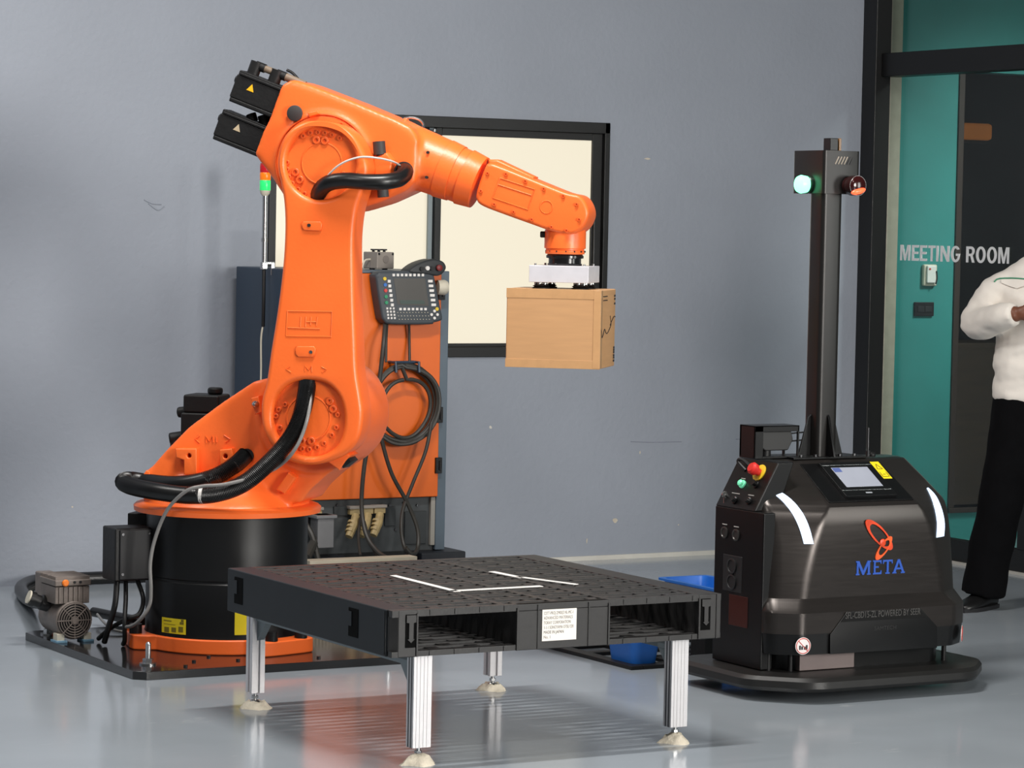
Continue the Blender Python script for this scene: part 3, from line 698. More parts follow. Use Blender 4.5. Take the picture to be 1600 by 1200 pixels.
htube('air_tube', [(487, 590, -.235), (483, 640, -.315), (472, 680, -.335), (455, 710, -.34), (430, 732, -.30), (395, 746, -.345), (350, 757, -.375), (315, 760, -.375), (290, 768, -.375), (262, 796, -.34), (243, 840, -.315), (235, 880, -.31), (236, 920, -.312), (234, 945, -.315), (222, 965, -.32), (208, 977, -.30), (195, 980, -.25)], .0065, mat('grey_air_tube', (128, 126, 124), .3), n=8)

# ================================================================== vacuum gripper and the box it holds
gz1, gz0 = zf(415) + PLT, zf(441) + PLT
gp = _RM @ Vector((TX, 0, 0))
GR = thing('vacuum_gripper', 'silver aluminium vacuum gripper block on the robot wrist', 'gripper', (gp.x, gp.y, gz0), -(TH + BETA))
H_ = (gz1 - gz0)
gx = .103
MB().box((-gx, -gx, 0), (gx, gx, H_)).build('gripper_block', ALU_S, GR, .0015, local=True)
for sx in (-1, 1):
    for sy in (-1, 1):
        MB().cyl((sx * .085, sy * .085, H_), (sx * .085, sy * .085, H_ + .007), .004, n=8).build('block_screw', STEEL, GR, local=True)
        cxx, cyy = sx * .068, sy * .062
        cup = MB().lathe((cxx, cyy, -.022), (0, 0, 1), [(0, .030), (.004, .031), (.006, .024), (.009, .030), (.012, .024), (.016, .022)], 24).build('suction_cup', RUBBER, GR, local=True)
        for q in range(6):
            a = 2 * PI * q / 6 + .3
            MB().cyl((cxx + .018 * math.cos(a), cyy + .018 * math.sin(a), -.008), (cxx + .018 * math.cos(a), cyy + .018 * math.sin(a), 0), .006, n=10).build('cup_screw', STEEL, cup, local=True)
bz1 = gz0 - .022
bw, bd = .163, .142
q = Vector(PY(806, 572, 8.9)); 
bh = .268
cfw = _RM.to_3x3() @ Vector((-.012, .02, 0))
CB = thing('cardboard_box', 'taped brown cardboard box hanging from the vacuum gripper', 'box', (gp.x + cfw.x, gp.y + cfw.y, bz1 - bh), -(TH + BETA))
cbm = MB(); n = 10
# slightly swollen faces
bm = bmesh.new(); bmesh.ops.create_cube(bm, size=1); bmesh.ops.subdivide_edges(bm, edges=bm.edges, cuts=9, use_grid_fill=True)
for v in bm.verts:
    x, y, z = v.co * 2
    v.co = Vector((bw * (x + .008 * x * (1 - y * y) * (1 - z * z)), bd * (y + .006 * y * (1 - x * x) * (1 - z * z)), bh * .5 * (z + 1) + (.004 * (1 - x * x) * (1 - y * y) * (-1 if z < -.99 else 0))))
bme = bpy.data.meshes.new('carton'); bm.to_mesh(bme); bm.free()
finish('carton', bme, CARD, CB, .004, smooth=50)
TAPE = mat('clear_packing_tape', (198, 153, 108), .22, var=.05, scale=30, coat=.5)
for z0_, z1_ in ((bh - .032, bh + .0006), (-.0006, .028)):
    MB().box((-bw - .0008, -bd - .0014, z0_), (bw + .0008, -bd + .004, z1_)).build('packing_tape', TAPE, CB, .0005, local=True)
MB().box((bw - .024, -bd - .0020, .002), (bw + .0016, -bd + .03, bh - .002)).build('packing_tape', TAPE, CB, .0006, local=True)
# pen marks on the box's side
def pen(pts, r=.0016):
    xs_ = bw + .0016
    return MB().tube(cat([(xs_ - .0015 * 0, -bd + y * 2 * bd, z * bh) for y, z in pts], 6, False), r, 6).build('pen_mark', INK, CB, local=True)
pen([(.02, .50), (.08, .40), (.16, .43), (.25, .50), (.33, .46), (.42, .44), (.55, .48), (.68, .55), (.64, .62), (.62, .66)])
pen([(.62, .54), (.75, .60), (.88, .645), (.97, .64)])
for z in (.06, .10, .13, .17, .20, .23, .80, .86, .90):
    MB().box((bw - .001, bd - .03, z * bh), (bw + .0018, bd - .010, z * bh + .007)).build('printed_mark', INK, CB, local=True)
for z in (.86, .91): MB().box((bw - .001, -bd + .04, bh * z), (bw + .0018, -bd + .12, bh * z + .003)).build('printed_mark', INK, CB, local=True)

# ================================================================== control cabinet
CX0, CX1, CY0, CY1, CZ0, CZ1 = 5.265, 5.945, 10.90, 11.545, .165, 1.33
CT = thing('control_cabinet', 'blue control cabinet with orange door behind the robot', 'cabinet', ((CX0 + CX1) / 2, 11.2, 0))
MB().box((CX0, CY0 + .035, CZ0), (CX1, CY1, CZ1)).build('cabinet_body', CAB_BLUE, CT, .006)
fm = MB(); fm.box((CX1 - .045, CY0, CZ0), (CX1, CY0 + .036, CZ1)).box((CX0, CY0, CZ0), (CX0 + .03, CY0 + .036, CZ1)).box((CX0 + .03, CY0, CZ1 - .012), (CX1 - .045, CY0 + .036, CZ1))
fm.build('door_frame', CAB_FRAME, CT, .003)
dz0 = .39
door = MB().box((CX0 + .03, CY0 - .012, dz0), (CX1 - .043, CY0 + .036, CZ1 - .013)).build('cabinet_door', CAB_OR, CT, .004)
for v in (648, 727, 456):
    x, z = PY(687, v, CY0 - .01)
    MB().box((CX1 - .06, CY0 - .022, z - .033), (CX1 - .03, CY0 - .004, z + .033)).box((CX1 - .046, CY0 - .028, z - .02), (CX1 - .038, CY0 - .02, z + .02)).build('hinge', BLACKM, door, .002)
hk = MB()
x0, z0 = PY(614, 577, CY0 - .05); x1, z1 = PY(650, 582, CY0 - .05); xt, zt = PY(632, 566, CY0 - .05)
hk.tube([(x0, CY0 - .01, zt), (x0, CY0 - .075, zt), (x0, CY0 - .078, z0 - .012)], .006, 8).tube([(x1, CY0 - .01, zt), (x1, CY0 - .075, zt), (x1, CY0 - .078, z0 - .012)], .006, 8).tube([(x0, CY0 - .05, zt), (x1, CY0 - .05, zt)], .006, 8)
hk.build('cable_hook', CAB_BLUE, door)
# connector panel under the door
cpn = MB().box((CX0 + .03, CY0 + .02, CZ0), (CX1 - .045, CY0 + .036, dz0)).build('connector_panel', mat('panel_grey', (66, 70, 72), .5, var=.15, scale=20), CT)
box('panel_trim', (CX1 - .066, CY0 + .004, CZ0 + .02), (CX1 - .045, CY0 + .03, dz0 - .003), mat('beige_strip', (150, 146, 138), .5), CT, .002)
BEIGE = mat('beige_connector', (170, 150, 106), .5, var=.15, scale=40)
def conn(u, v, slant, big=1):
    x, z = PY(u, v, CY0)
    o = MB().box((x - .026 * big, CY0 - .012, z - .016), (x + .026 * big, CY0 + .025, z + .016)).build('connector_base', BEIGE, CT, .003)
    MB().box((x - .03 * big, CY0 - .018, z + .008), (x + .03 * big, CY0 + .02, z + .02)).build('connector_latch', GREYBOX, o, .002)
    if slant:
        q = MB(); q.tube([(x, CY0 - .01, z - .02), (x - .025, CY0 - .045, z - .055), (x - .055, CY0 - .06, z - .10)], [.017, .018, .016], 10); q.build('connector_plug', BEIGE, o)
        for t in (.3, .5, .7):
            pp = Vector((x - .01 - .045 * t, CY0 - .02 - .04 * t, z - .02 - .08 * t)); MB().tube([pp, pp + Vector((-.006, -.004, -.008))], .021, 10).build('plug_ring', BEIGE, o)
    return o
conn(554, 798, 1); conn(573, 797, 1); conn(592, 796, 1); conn(491, 800, 0, 1.2); conn(470, 800, 0, .6)
x, z = PY(500, 826, CY0 - .04)
MB().box((x - .035, CY0 - .09, z - .075), (x + .04, CY0 - .02, z + .06)).box((x - .045, CY0 - .1, z + .045), (x + .05, CY0 - .01, z + .06)).build('plug_housing', mat('grey_metal_hood', (128, 128, 130), .4, .4), CT, .004)
cb_ = MB(); p = [PY(496, 845, CY0 - .08), PY(485, 858, CY0 - .1), PY(478, 872, CY0 - .14)]
cb_.tube(cat([(p[0][0], CY0 - .06, p[0][1]), (p[1][0], CY0 - .1, p[1][1]), (p[2][0], CY0 - .14, p[2][1])], 6, False), .02, 10); cb_.build('plug_cable', CABLE, CT)
cb_ = MB(); p = [PY(470, 812, CY0), PY(476, 835, CY0), PY(480, 870, CY0)]
cb_.tube(cat([(p[0][0], CY0 - .02, p[0][1]), (p[1][0], CY0 - .07, p[1][1]), (p[2][0], CY0 - .1, p[2][1])], 6, False), .012, 8); cb_.build('plug_cable', CABLE, CT)
for u, v in ((530, 790), (518, 826), (648, 832), (612, 790), (634, 786), (655, 790), (621, 828)):
    x, z = PY(u, v, CY0); MB().cyl((x, CY0 + .02, z), (x, CY0 + .014, z), .006, n=8).build('screw', STEEL_D, CT)
for (u0, v0, u1, v1) in ((524, 792, 546, 806), (604, 792, 620, 822), (635, 800, 668, 850)):
    a = PY(u0, v0, CY0); b = PY(u1, v1, CY0); box('panel_plate', (a[0], CY0 + .012, b[1]), (b[0], CY0 + .021, a[1]), mat('panel_dark', (48, 52, 54), .5), CT, .002)
pl = MB(); pl.box((CX0 + .02, CY0 + .02, .04), (CX1 - .02, CY1 - .05, CZ0)); pl.build('plinth', BLACKM, CT)
for fx in (CX0 - .02, CX1 - .14):
    for fy in (CY0 - .06, CY1 - .2): box('cabinet_foot', (fx, fy, 0), (fx + .21, fy + .2, .162), mat('navy_foot', (22, 26, 34), .5), CT, .006)

# slotted cable duct on the floor in front of the cabinet
DU = thing('cable_duct', 'cream slotted cable duct lying before the control cabinet', 'duct', (5.35, 10.45, 0))
dx0, dx1, dy0 = 5.078, 5.544, 10.40
dz = 0.205      # top of the lid
box('duct_base', (dx0, dy0, 0), (dx1, dy0 + .06, dz - .063), mat('duct_cream', (186, 178, 158), .6), DU)
box('duct_lid', (dx0 - .004, dy0 - .004, dz - .016), (dx1 + .004, dy0 + .064, dz), mat('duct_cream', (186, 178, 158)), DU, .002)
TEETH = proto(MB().box((-.0045, -.002, 0), (.0045, .002, .047)), 'duct_tooth', mat('duct_cream', (186, 178, 158)))
for i in range(int((dx1 - dx0) / .015)): shared('duct_tooth', TEETH, DU, (dx0 + .006 + i * .015 - 5.35, dy0 + .002 - 10.45, dz - .063))
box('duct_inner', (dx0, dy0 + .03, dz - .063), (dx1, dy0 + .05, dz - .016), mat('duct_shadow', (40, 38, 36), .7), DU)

# ------------------------------------------------------------------ teach pendant
YP = CY0 - .075
TPN = thing('teach_pendant', 'dark grey teach pendant with keypad hung on the cabinet door', 'control panel', (5.75, YP, 1.0))
po = [(588, 436), (591, 428), (600, 424), (655, 424), (676, 428), (681, 440), (688, 476), (692, 495), (690, 501), (679, 504), (672, 507), (612, 507), (600, 501), (596, 490)]
PEo = plate('pendant_body', [[tuple(p)[:2] for p in cat([Vector((*PY(u, v, YP), 0)) for u, v in po], 3)]], YP, YP + .07, PEND, TPN, .010, smooth=50)
pe2 = plate('control_head', [[tuple(p)[:2] for p in cat([Vector((*PY(u, v, YP), 0)) for u, v in [(640, 426), (652, 413), (675, 405), (691, 408), (697, 417), (693, 426), (684, 431), (668, 429)]], 4)]], YP - .004, YP + .085, mat('pendant_dark', (40, 43, 46), .5), TPN, .008, smooth=50)
plate('screen', [[PY(u, v, YP) for u, v in ((615, 435), (664, 435), (670, 478), (621, 476))]], YP - .001, YP + .01, mat('pendant_screen', (66, 62, 58), .3, var=.05), PEo)
plate('screen_bar', [[PY(u, v, YP) for u, v in ((624, 469), (662, 469.5), (664, 475), (626, 475))]], YP - .0018, YP + .005, mat('screen_green', (48, 66, 60), .3), PEo)
KEY = WHITE
def key(u, v, w_, h_, material=KEY, r=False):
    x, z = PY(u, v, YP)
    if r: MB().cyl((x, YP + .003, z), (x, YP - .004, z), w_, n=12).build('key', material, PEo)
    else: MB().box((x - w_, YP - .004, z - h_), (x + w_, YP + .003, z + h_)).build('key', material, PEo, .001)
for i in range(8): key(614.8 + i * 6.5, 429.8, .0055, .0055)
for i in range(6): key(607.6 + i * 1.0, 439.5 + i * 7.4, .0065, .006)
for i in range(6): key(672 + i * 1.05, 439.3 + i * 7.4, .0105, .0055)
for i in range(7): key(625.4 + i * 6.5, 483, .0055, .0052)
for i in range(4):
    for j in range(3): key(604.7 + j * 5 + i * .6, 482 + i * 5, .0038, .0042)
for j in range(3):
    for i in range(11): key(621 + i * 4.7 + j * 1.2, 488.3 + j * 5.3, .0017, .0017, CREAM, True)
for v, u, mm in ((435.5, 600.8, mat('yellow_key', (225, 190, 40), .4)), (445, 601.5, BLUEB), (454, 602.2, RED), (463.5, 602.8, GREEN), (472.8, 603.5, GREEN), (482.8, 682.4, mat('yellow_key', (225, 190, 40)))): key(u, v, .0075, 0, mm, True)
for du, dv in ((0, -5.5), (0, 5.5), (-4.6, 0), (4.6, 0)): key(678.5 + du, 491.5 + dv, .006, 0, WHITE, True)
for u, v, mm in ((657.7, 420, INK), (666.5, 419, WHITE), (673.5, 419.5, INK)):
    x, z = PY(u, v, YP); MB().cyl((x, YP + .003, z), (x, YP - .012, z), .009, n=12).build('selector_knob', mm, pe2)
x, z = PY(684, 418.5, YP); MB().lathe((x, YP - .002, z), (0, -1, 0), [(0, .010), (.008, .010), (.008, .013), (.016, .013), (.018, .009)], 16).build('stop_button', mat('dull_red', (120, 34, 34), .45), pe2)
x, z = PY(690, 449, YP + .03); MB().lathe((x - .02, YP + .03, z), (1, -.15, 0), [(0, .030), (.03, .032), (.042, .026), (.046, .015)], 24).build('space_mouse', CREAM, TPN)
# hanger of the pendant
hg = MB(); a = PY(683, 470, CY0 - .02)
hg.box((PY(600, 440, CY0)[0], YP + .068, 1.17), (PY(676, 440, CY0)[0], CY0 - .011, 1.25)); hg.build('hanger', CAB_FRAME, TPN, .003)

# pendant cable: hangs, coils on the hook and drops to the floor
def cabp(pts): return [Vector((PY(u, v, y)[0], y, PY(u, v, y)[1])) for u, v, y in pts]
CB2 = thing('pendant_cable', 'black pendant cable coiled on the cabinet door hook', 'cable', (5.7, CY0 - .08, .3))
yc = CY0 - .045
cc = PY(631, 632, yc); ring = []
rnd = random.Random(3)
for turn in range(6):
    ro = .163 - .006 * (turn % 3) - (0.03 if turn == 5 else 0); yo = yc - .012 * (turn // 3) - .004 * (turn % 2); ph = rnd.random() * .5
    for i in range(48):
        t = 2 * PI * i / 48
        ring.append(Vector((cc[0] + (ro + .006 * math.sin(2 * t + ph)) * math.sin(t) * .96, yo + .006 * math.sin(t + turn), cc[1] - .012 * (turn == 5) + (ro + .005 * math.sin(3 * t + turn)) * math.cos(t))))
MB().tube(ring, .0085, 8).build('cable_coil', CABLE, CB2)
y1 = CY0 - .10
def run(pts, r, name='cable_run'): MB().tube(cat(cabp(pts), 10, False), r, 8).build(name, CABLE, CB2)
run([(602, 504, YP + .03), (599, 540, y1), (592, 600, y1), (580, 670, y1 - .01), (569, 730, y1), (565, 790, y1), (572, 835, y1 - .05), (590, 862, y1 - .12), (612, 874, y1 - .2), (640, 878, y1 - .25)], .0095)
run([(605, 504, YP + .04), (603.5, 530, CY0 - .03), (603, 566, CY0 - .05)], .006); run([(639, 507, YP + .04), (639.5, 530, CY0 - .03), (640, 566, CY0 - .05)], .006)
run([(590, 655, y1), (597, 690, y1), (612, 740, y1), (636, 785, y1), (652, 825, y1 - .03), (653, 855, y1 - .06), (645, 866, y1 - .1), (634, 856, y1 - .1)], .009)
run([(674, 660, y1 + .01), (665, 705, y1), (645, 755, y1), (630, 795, y1), (627, 825, y1 - .02), (631, 852, y1 - .05), (640, 868, y1 - .1)], .008)
run([(563, 810, CY0 - .05), (560, 840, CY0 - .1), (563, 868, CY0 - .18)], .006); run([(569, 815, CY0 - .05), (578, 845, CY0 - .12), (590, 872, CY0 - .2)], .006)

# grey push-button box on top of the cabinet
GB = thing('button_box', 'small grey push-button box on top of the control cabinet', 'box', (5.62, 11.1, CZ1))
gx0 = PY(573.5, 405, 11.08)[0]; 
Rg = Matrix.Rotation(R(14), 3, 'Z'); gc = Vector((gx0 + .075, 11.12, CZ1 + .042))
MB().box((gc.x - .047, gc.y - .045, CZ1 + .004), (gc.x + .047, gc.y + .045, CZ1 + .074), Rg, gc).build('box_body', GREYBOX, GB, .004)
for i in (-1, 0, 1):
    q = gc + Rg @ Vector((i * .030, 0, 0)); MB().lathe((q.x, q.y, CZ1 + .074), (0, 0, 1), [(0, .006), (.006, .006), (.006, .0125), (.012, .0125)], 14).build('push_button', INK, GB)
q = gc + Rg @ Vector((0, -.0455, .002)); dq = Rg @ Vector((0, -1, 0)); MB().cyl(q, q + dq * .002, .016, n=18).build('knockout', mat('grey_knock', (128, 120, 114), .6), GB)
for i in (-1, 1):
    q = gc + Rg @ Vector((i * .038, -.0455, .024)); MB().cyl(q, q + dq * .002, .005, n=8).build('lid_screw', STEEL_D, GB)
    q = gc + Rg @ Vector((i * .035, 0, 0)); MB().cyl((q.x, q.y, CZ1), (q.x, q.y, CZ1 + .006), .012, n=10).build('rubber_foot', RUBBER, GB)
q = gc + Rg @ Vector((-.047, 0, 0)); MB().tube(cat([q, q + Vector((-.03, -.01, -.005)), q + Vector((-.045, -.015, -.036))], 5, False), .004, 6).build('box_lead', CREAM, GB)

# signal tower on the cabinet's edge
sx, sz = PY(413, 412, 11.2)
tx = PY(412.5, 412, 11.2)[0]; TYY = 11.2
ST = thing('signal_tower', 'red amber green signal tower on a thin steel pole', 'signal light', (tx, TYY, CZ1 - .05))
ztop = PY(412, 257, TYY)[1]; zg = lambda v: PY(412, v, TYY)[1]
MB().cyl((tx, TYY, zg(420)), (tx, TYY, zg(305)), .010, n=16).cyl((tx, TYY, zg(378)), (tx, TYY, zg(372)), .013, n=16).build('pole', STEEL, ST)
MB().lathe((tx, TYY, zg(306)), (0, 0, 1), [(0, .012), (.01, .019), (zg(297) - zg(306), .022)], 20).build('tower_base', CREAM, ST)
for v1, v0, nm, rgb, em in ((298, 281.5, 'green_lens', (40, 205, 105), 1.0), (281.5, 269.5, 'amber_lens', (240, 120, 20), .45), (269.5, 257, 'red_lens', (185, 25, 35), .25)):
    MB().lathe((tx, TYY, zg(v1)), (0, 0, 1), [(0, .021), (.003, .0225), (zg(v0) - zg(v1) - .003, .0225), (zg(v0) - zg(v1), .021)], 24).build(nm, mat('lens_' + nm, rgb, .25, var=.05, emit=em), ST)
MB().cyl((tx, TYY, zg(257)), (tx, TYY, zg(255)), .021, n=20).build('cap', RED, ST)
MB().box((tx - .012, TYY - .012, zg(421)), (tx + .012, TYY + .012, zg(410))).box((tx, TYY - .01, zg(413)), (tx + .045, TYY - .004, zg(409))).box((tx + .028, TYY - .012, zg(430)), (tx + .045, TYY - .005, zg(410))).build('pole_bracket', STEEL, ST, .002)
MB().tube(cat([(tx, TYY, zg(420)), (tx - .004, TYY - .01, zg(470)), (tx, TYY, zg(510))], 8, False), .008, 8).build('cable_sleeve', RUBBER, ST)
MB().tube(cat([(tx, TYY, zg(508)), (tx - .008, TYY, zg(530)), (tx - .006, TYY, zg(580)), (tx - .008, TYY, zg(640)), (tx - .008, TYY, zg(760))], 8, False), .004, 6).build('signal_lead', CREAM, ST)

# ================================================================== plastic pallet on its stand
QX0, QX1, QY0, QY1, QZ0, QZ1 = 3.828, 4.928, 7.315, 8.415, .3136, .4452
PA = thing('plastic_pallet', 'black plastic pallet with white tape raised on aluminium legs', 'pallet', (4.378, 7.865, QZ0))
def deck(name, z0, z1, nrow, ncol, barw, crossw, seed):
    rr = random.Random(seed); mb = MB(); L_ = 1.1; brd = .028
    mb.box((QX0, QY0, z0), (QX1, QY0 + brd, z1)).box((QX0, QY1 - brd, z0), (QX1, QY1, z1)).box((QX0, QY0 + brd, z0), (QX0 + brd, QY1 - brd, z1)).box((QX1 - brd, QY0 + brd, z0), (QX1, QY1 - brd, z1))
    pit = (L_ - 2 * brd) / nrow
    for i in range(1, nrow):
        y = QY0 + brd + pit * i
        wd = barw * (2.4 if i == nrow // 2 else 1)
        mb.box((QX0 + brd, y - wd / 2, z0), (QX1 - brd, y + wd / 2, z1 - (.0015 if i % 2 else 0)))
    cp = (L_ - 2 * brd) / ncol
    for i in range(nrow):
        ya = QY0 + brd + pit * i + barw / 2; yb = ya + pit - barw
        for j in range(ncol):
            x = QX0 + brd + cp * (j + (.5 if i % 2 else .0)); 
            if x < QX0 + brd + .005: continue
            fr_ = (x - QX0) / 1.1
            cw = crossw * (1.7 if (.14 < fr_ < .33 or .60 < fr_ < .80) else 1)
            mb.box((x - cw / 2, ya, z0 + .003), (min(x + cw / 2, QX1 - brd), yb, z1 - .002))
    for fx in (.37, .545, .72): mb.box((QX0 + fx - .012, QY0 + brd, z0 - .004), (QX0 + fx + .012, QY1 - brd, z1 - .001))
    return mb.build(name, PLAST, PA)
deck('top_deck', QZ1 - .019, QZ1, 23, 8, .0135, .018, 1)
deck('bottom_deck', QZ0, QZ0 + .016, 20, 8, .02, .022, 2)
def runner(x0, x1, name='runner'):
    return MB().box((x0, QY0 + .004, QZ0 + .014), (x1, QY1 - .004, QZ1 - .017)).build(name, PLAST, PA)
rl = MB().box((QX0 - .004, QY0 + .03, QZ0 - .001), (QX0 + .075, QY1 + .001, QZ1 + .0008)).build('side_runner', PLAST_S, PA, .004)
MB().prism([(QX0 + .02, QY0 - .001), (QX0 + .08, QY0 - .001), (QX0 + .08, QY0 + .03), (QX0, QY0 + .03), (QX0, QY0 + .02)], lambda a, b, d: Vector((a, b, d)), QZ0 - .001, QZ1 + .001).build('corner_block', PLAST, PA, .003)
MB().box((QX1 - .08, QY0 - .001, QZ0 - .001), (QX1, QY1, QZ1 + .0005)).build('side_runner', PLAST, PA, .003)
ctr = MB().box((QX0 + .40, QY0 - .001, QZ0 - .001), (QX0 + .71, QY1, QZ1 - .0195)).box((QX0 + .402, QY0 - .0005, QZ1 - .0195), (QX0 + .708, QY0 + .02, QZ1)).build('centre_runner', PLAST, PA, .002)
for fx in (.47, .64): box('runner_rib', (QX0 + fx - .002, QY0 - .004, QZ0 + .001), (QX0 + fx + .002, QY0 + .002, QZ1 - .004), PLAST, ctr)
for fx in (.078, .402, .708, 1.022): box('opening_edge', (QX0 + fx - .003, QY0 - .005, QZ0 + .0), (QX0 + fx + .003, QY0 + .004, QZ1 - .01), PLAST, PA, .001)
box('edge_rib', (QX1 - .018, QY0 - .004, QZ0), (QX1 - .014, QY0 + .002, QZ1), PLAST, PA); box('edge_rib', (QX0 - .004, QY0 + .032, QZ0 + .004), (QX0 + .002, QY0 + .038, QZ1 - .004), PLAST, PA)
for i in range(12):
    x = QX0 + .12 + i * .08
    if .39 < x - QX0 < .73: continue
    box('beam_tick', (x - .002, QY0 - .0025, QZ1 - .016), (x + .002, QY0 + .001, QZ1 - .002), PLAST, PA); box('beam_tick', (x - .002, QY0 - .0025, QZ0 + .001), (x + .002, QY0 + .001, QZ0 + .014), PLAST, PA)
for fx in (.058, 1.045):      # latch slot, recess shade drawn as black plate, and clip at both front corners
    x = QX0 + fx; sl = box('latch_slot', (x - .017, QY0 - .0022, QZ0 + .026), (x + .017, QY0 + .004, QZ1 - .012), mat('slot_shade_black', (4, 4, 4), .8, spec=.1), PA)
    MB().prism([(x - .015, QZ1 - .014), (x + .015, QZ1 - .014), (x + .015, QZ1 - .034), (x + .007, QZ1 - .036), (x + .007, QZ0 + .05), (x + .011, QZ0 + .05), (x, QZ0 + .04), (x - .011, QZ0 + .05), (x - .007, QZ0 + .05), (x - .007, QZ1 - .036), (x - .015, QZ1 - .034)],
               lambda a, b, d: Vector((a, d, b)), QY0 - .006, QY0 - .001).build('latch_clip', PLAST, sl)
for y in (QY0 + .23, QY1 - .085):
    sl = box('latch_slot', (QX0 - .0055, y - .03, QZ0 + .03), (QX0 + .004, y + .03, QZ1 - .02), mat('slot_shade_black', (4, 4, 4), .8, spec=.1), PA); box('latch_clip', (QX0 - .0075, y + .008, QZ0 + .06), (QX0 + .002, y + .03, QZ1 - .03), PLAST_S, sl)  # side slots likewise: black plates for the shade of the recess
# paper label with six typed lines
(lx0, lz1), (lx1, lz0) = PY(847, 953.5, QY0), PY(899.5, 1000, QY0)
lz0, lz1 = QZ0 + .022, QZ1 - .019
lb = box('paper_label', (lx0, QY0 - .0025, lz0), (lx1, QY0, lz1), mat('label_paper', (246, 240, 232), .6, var=.02), PA)
for i, ln in enumerate(('CETT-PROJ ZM02(2 NL-MC-1', 'ADVANCED MATERIALS', 'TORAY CORPORATION', '1-1-1 SONOYAMA OTSU 520', 'MADE IN JAPAN', 'No. 1')):
    me = text_mesh(ln, .0125, .0002, 0, 1)
    xs = [v.co.x for v in me.vertices]; full = {0: .92, 1: .9, 2: .84, 3: .92, 4: .62, 5: .2}[i] * (lx1 - lx0 - .008)
    kx = full / (max(xs) - min(xs)); me.transform(Matrix.Diagonal((kx, 1, 1, 1)))
    me.transform(Matrix.Translation((lx0 + .005, QY0 - .0027, lz1 - .0145 - i * (lz1 - lz0 - .008) / 6)) @ XZ)
    me.transform(wmat(PA).inverted()); finish('label_print', me, mat('grey_print', (120, 112, 108), .6) if i != 4 else mat('dark_print', (78, 72, 70), .6), lb, smooth=0)
# white tape strips laid on the deck
TAPEW = mat('white_cloth_tape', (226, 224, 220), .6, var=.03)
def tape(a, b, wd, label):
    p = PZ(*a, QZ1 + .001); q = PZ(*b, QZ1 + .001); d = (q - p).normalized(); nrm = Vector((-d.y, d.x, 0)) * wd / 2
    t = MB(); vs = []
    for z in (QZ1 + .0005, QZ1 + .0025):
        vs += [Vector((c_.x, c_.y, z)) for c_ in (p - nrm, q - nrm, q + nrm, p + nrm)]
    t.add(vs, [(0, 3, 2, 1), (4, 5, 6, 7), (0, 1, 5, 4), (1, 2, 6, 5), (2, 3, 7, 6), (3, 0, 4, 7)])
    o = t.build('tape_strip', TAPEW); tag(o, label, 'tape', 'white tape strips on the pallet deck')
tape((614, 899.5), (714, 924.6), .022, 'white tape strip at the left of the pallet deck')
tape((704, 923.7), (846, 916), .022, 'white tape strip running across the pallet deck above its label')
tape((768, 893.5), (815, 903), .024, 'short thick white tape piece at the back middle of the pallet deck')
tape((808, 901.4), (900, 913.5), .022, 'white tape strip at the right of the pallet deck')

# stand: four legs with levelling feet set in putty, two side rails
SD = thing('pallet_stand', 'white aluminium profile stand carrying the black pallet', 'stand', (4.37, 7.91, 0))
feet = [(3.945, 7.367, 1), (3.931, 8.430, 0), (4.800, 8.455, 0), (4.812, 7.372, 1)]
for lx, ly, front in feet:
    wx, wy = (.029, .021) if front else (.0225, .0225)
    lg = MB(); zb_ = .048
    if front:
        lg.box((lx - wx, ly - wy, zb_), (lx + wx, ly + wy, QZ0))
        for dx in (-.019, -.008, .004, .015): lg.box((lx + dx - .0008, ly - wy - .0012, zb_), (lx + dx + .0008, ly - wy, QZ0))
    else:
        for s1 in (-1, 1):
            for s2 in (-1, 1): lg.box((lx + (s1 * wx if s1 < 0 else .0055), ly + (s2 * wy if s2 < 0 else .0055), zb_), (lx + (-.0055 if s1 < 0 else wx), ly + (-.0055 if s2 < 0 else wy), QZ0))
        lg.box((lx - .014, ly - .014, zb_), (lx + .014, ly + .014, QZ0))
    lo = lg.build('leg', ALU, SD, .001)
    if front:
        for gy in (-.008, .008): box('groove', (lx - wx - .0008, ly + gy - .003, zb_), (lx - wx + .001, ly + gy + .003, QZ0), STEEL_D, lo)
    MB().cyl((lx, ly, .022), (lx, ly, zb_), .006, n=12).lathe((lx, ly, .03), (0, 0, 1), [(0, .011), (.008, .011)], 6).cyl((lx, ly, .014), (lx, ly, .024), .02, .012, 16).build('levelling_foot', STEEL, lo)
    pm = MB(); rr = random.Random(int(lx * 1000 + ly * 77)); rings = []
    for r_, z_ in ((.046, 0), (.040, .008), (.027, .022), (.013, .027 if front else .02)):
        rings.append([Vector((lx + (r_ * (1 + .28 * math.sin(3 * t + lx * 9) + rr.uniform(-.16, .16))) * math.cos(t), ly + (r_ * (1 + .28 * math.sin(2 * t + ly * 5) + rr.uniform(-.16, .16))) * math.sin(t), z_ * rr.uniform(.75, 1.15))) for t in [2 * PI * i / 20 for i in range(20)]])
    pm.loft(rings).build('putty_mound', PUTTY, lo, smooth=60)
for lx in (3.938, 4.806):
    ro = box('side_rail', (lx - .018, 7.39, QZ0 - .036), (lx + .018, 8.43, QZ0 - .001), ALU_D, SD, .001)
    box('rail_groove', (lx - .0188, 7.39, QZ0 - .022), (lx - .017, 8.43, QZ0 - .014), mat('rail_groove_grey', (92, 100, 104), .5), ro)
    for ly, sg in ((7.39, 1), (8.41, -1)):
        MB().prism([(ly, QZ0 - .036), (ly + sg * .06, QZ0 - .036), (ly, QZ0 - .1)], lambda a, b, d: Vector((d, a, b)), lx - .012, lx + .012).build('corner_bracket', ALU_D, ro, .001)
        MB().cyl((lx, ly + sg * .022, QZ0 - .058), (lx, ly + sg * .032, QZ0 - .048), .009, n=10).build('bracket_screw', STEEL, ro)
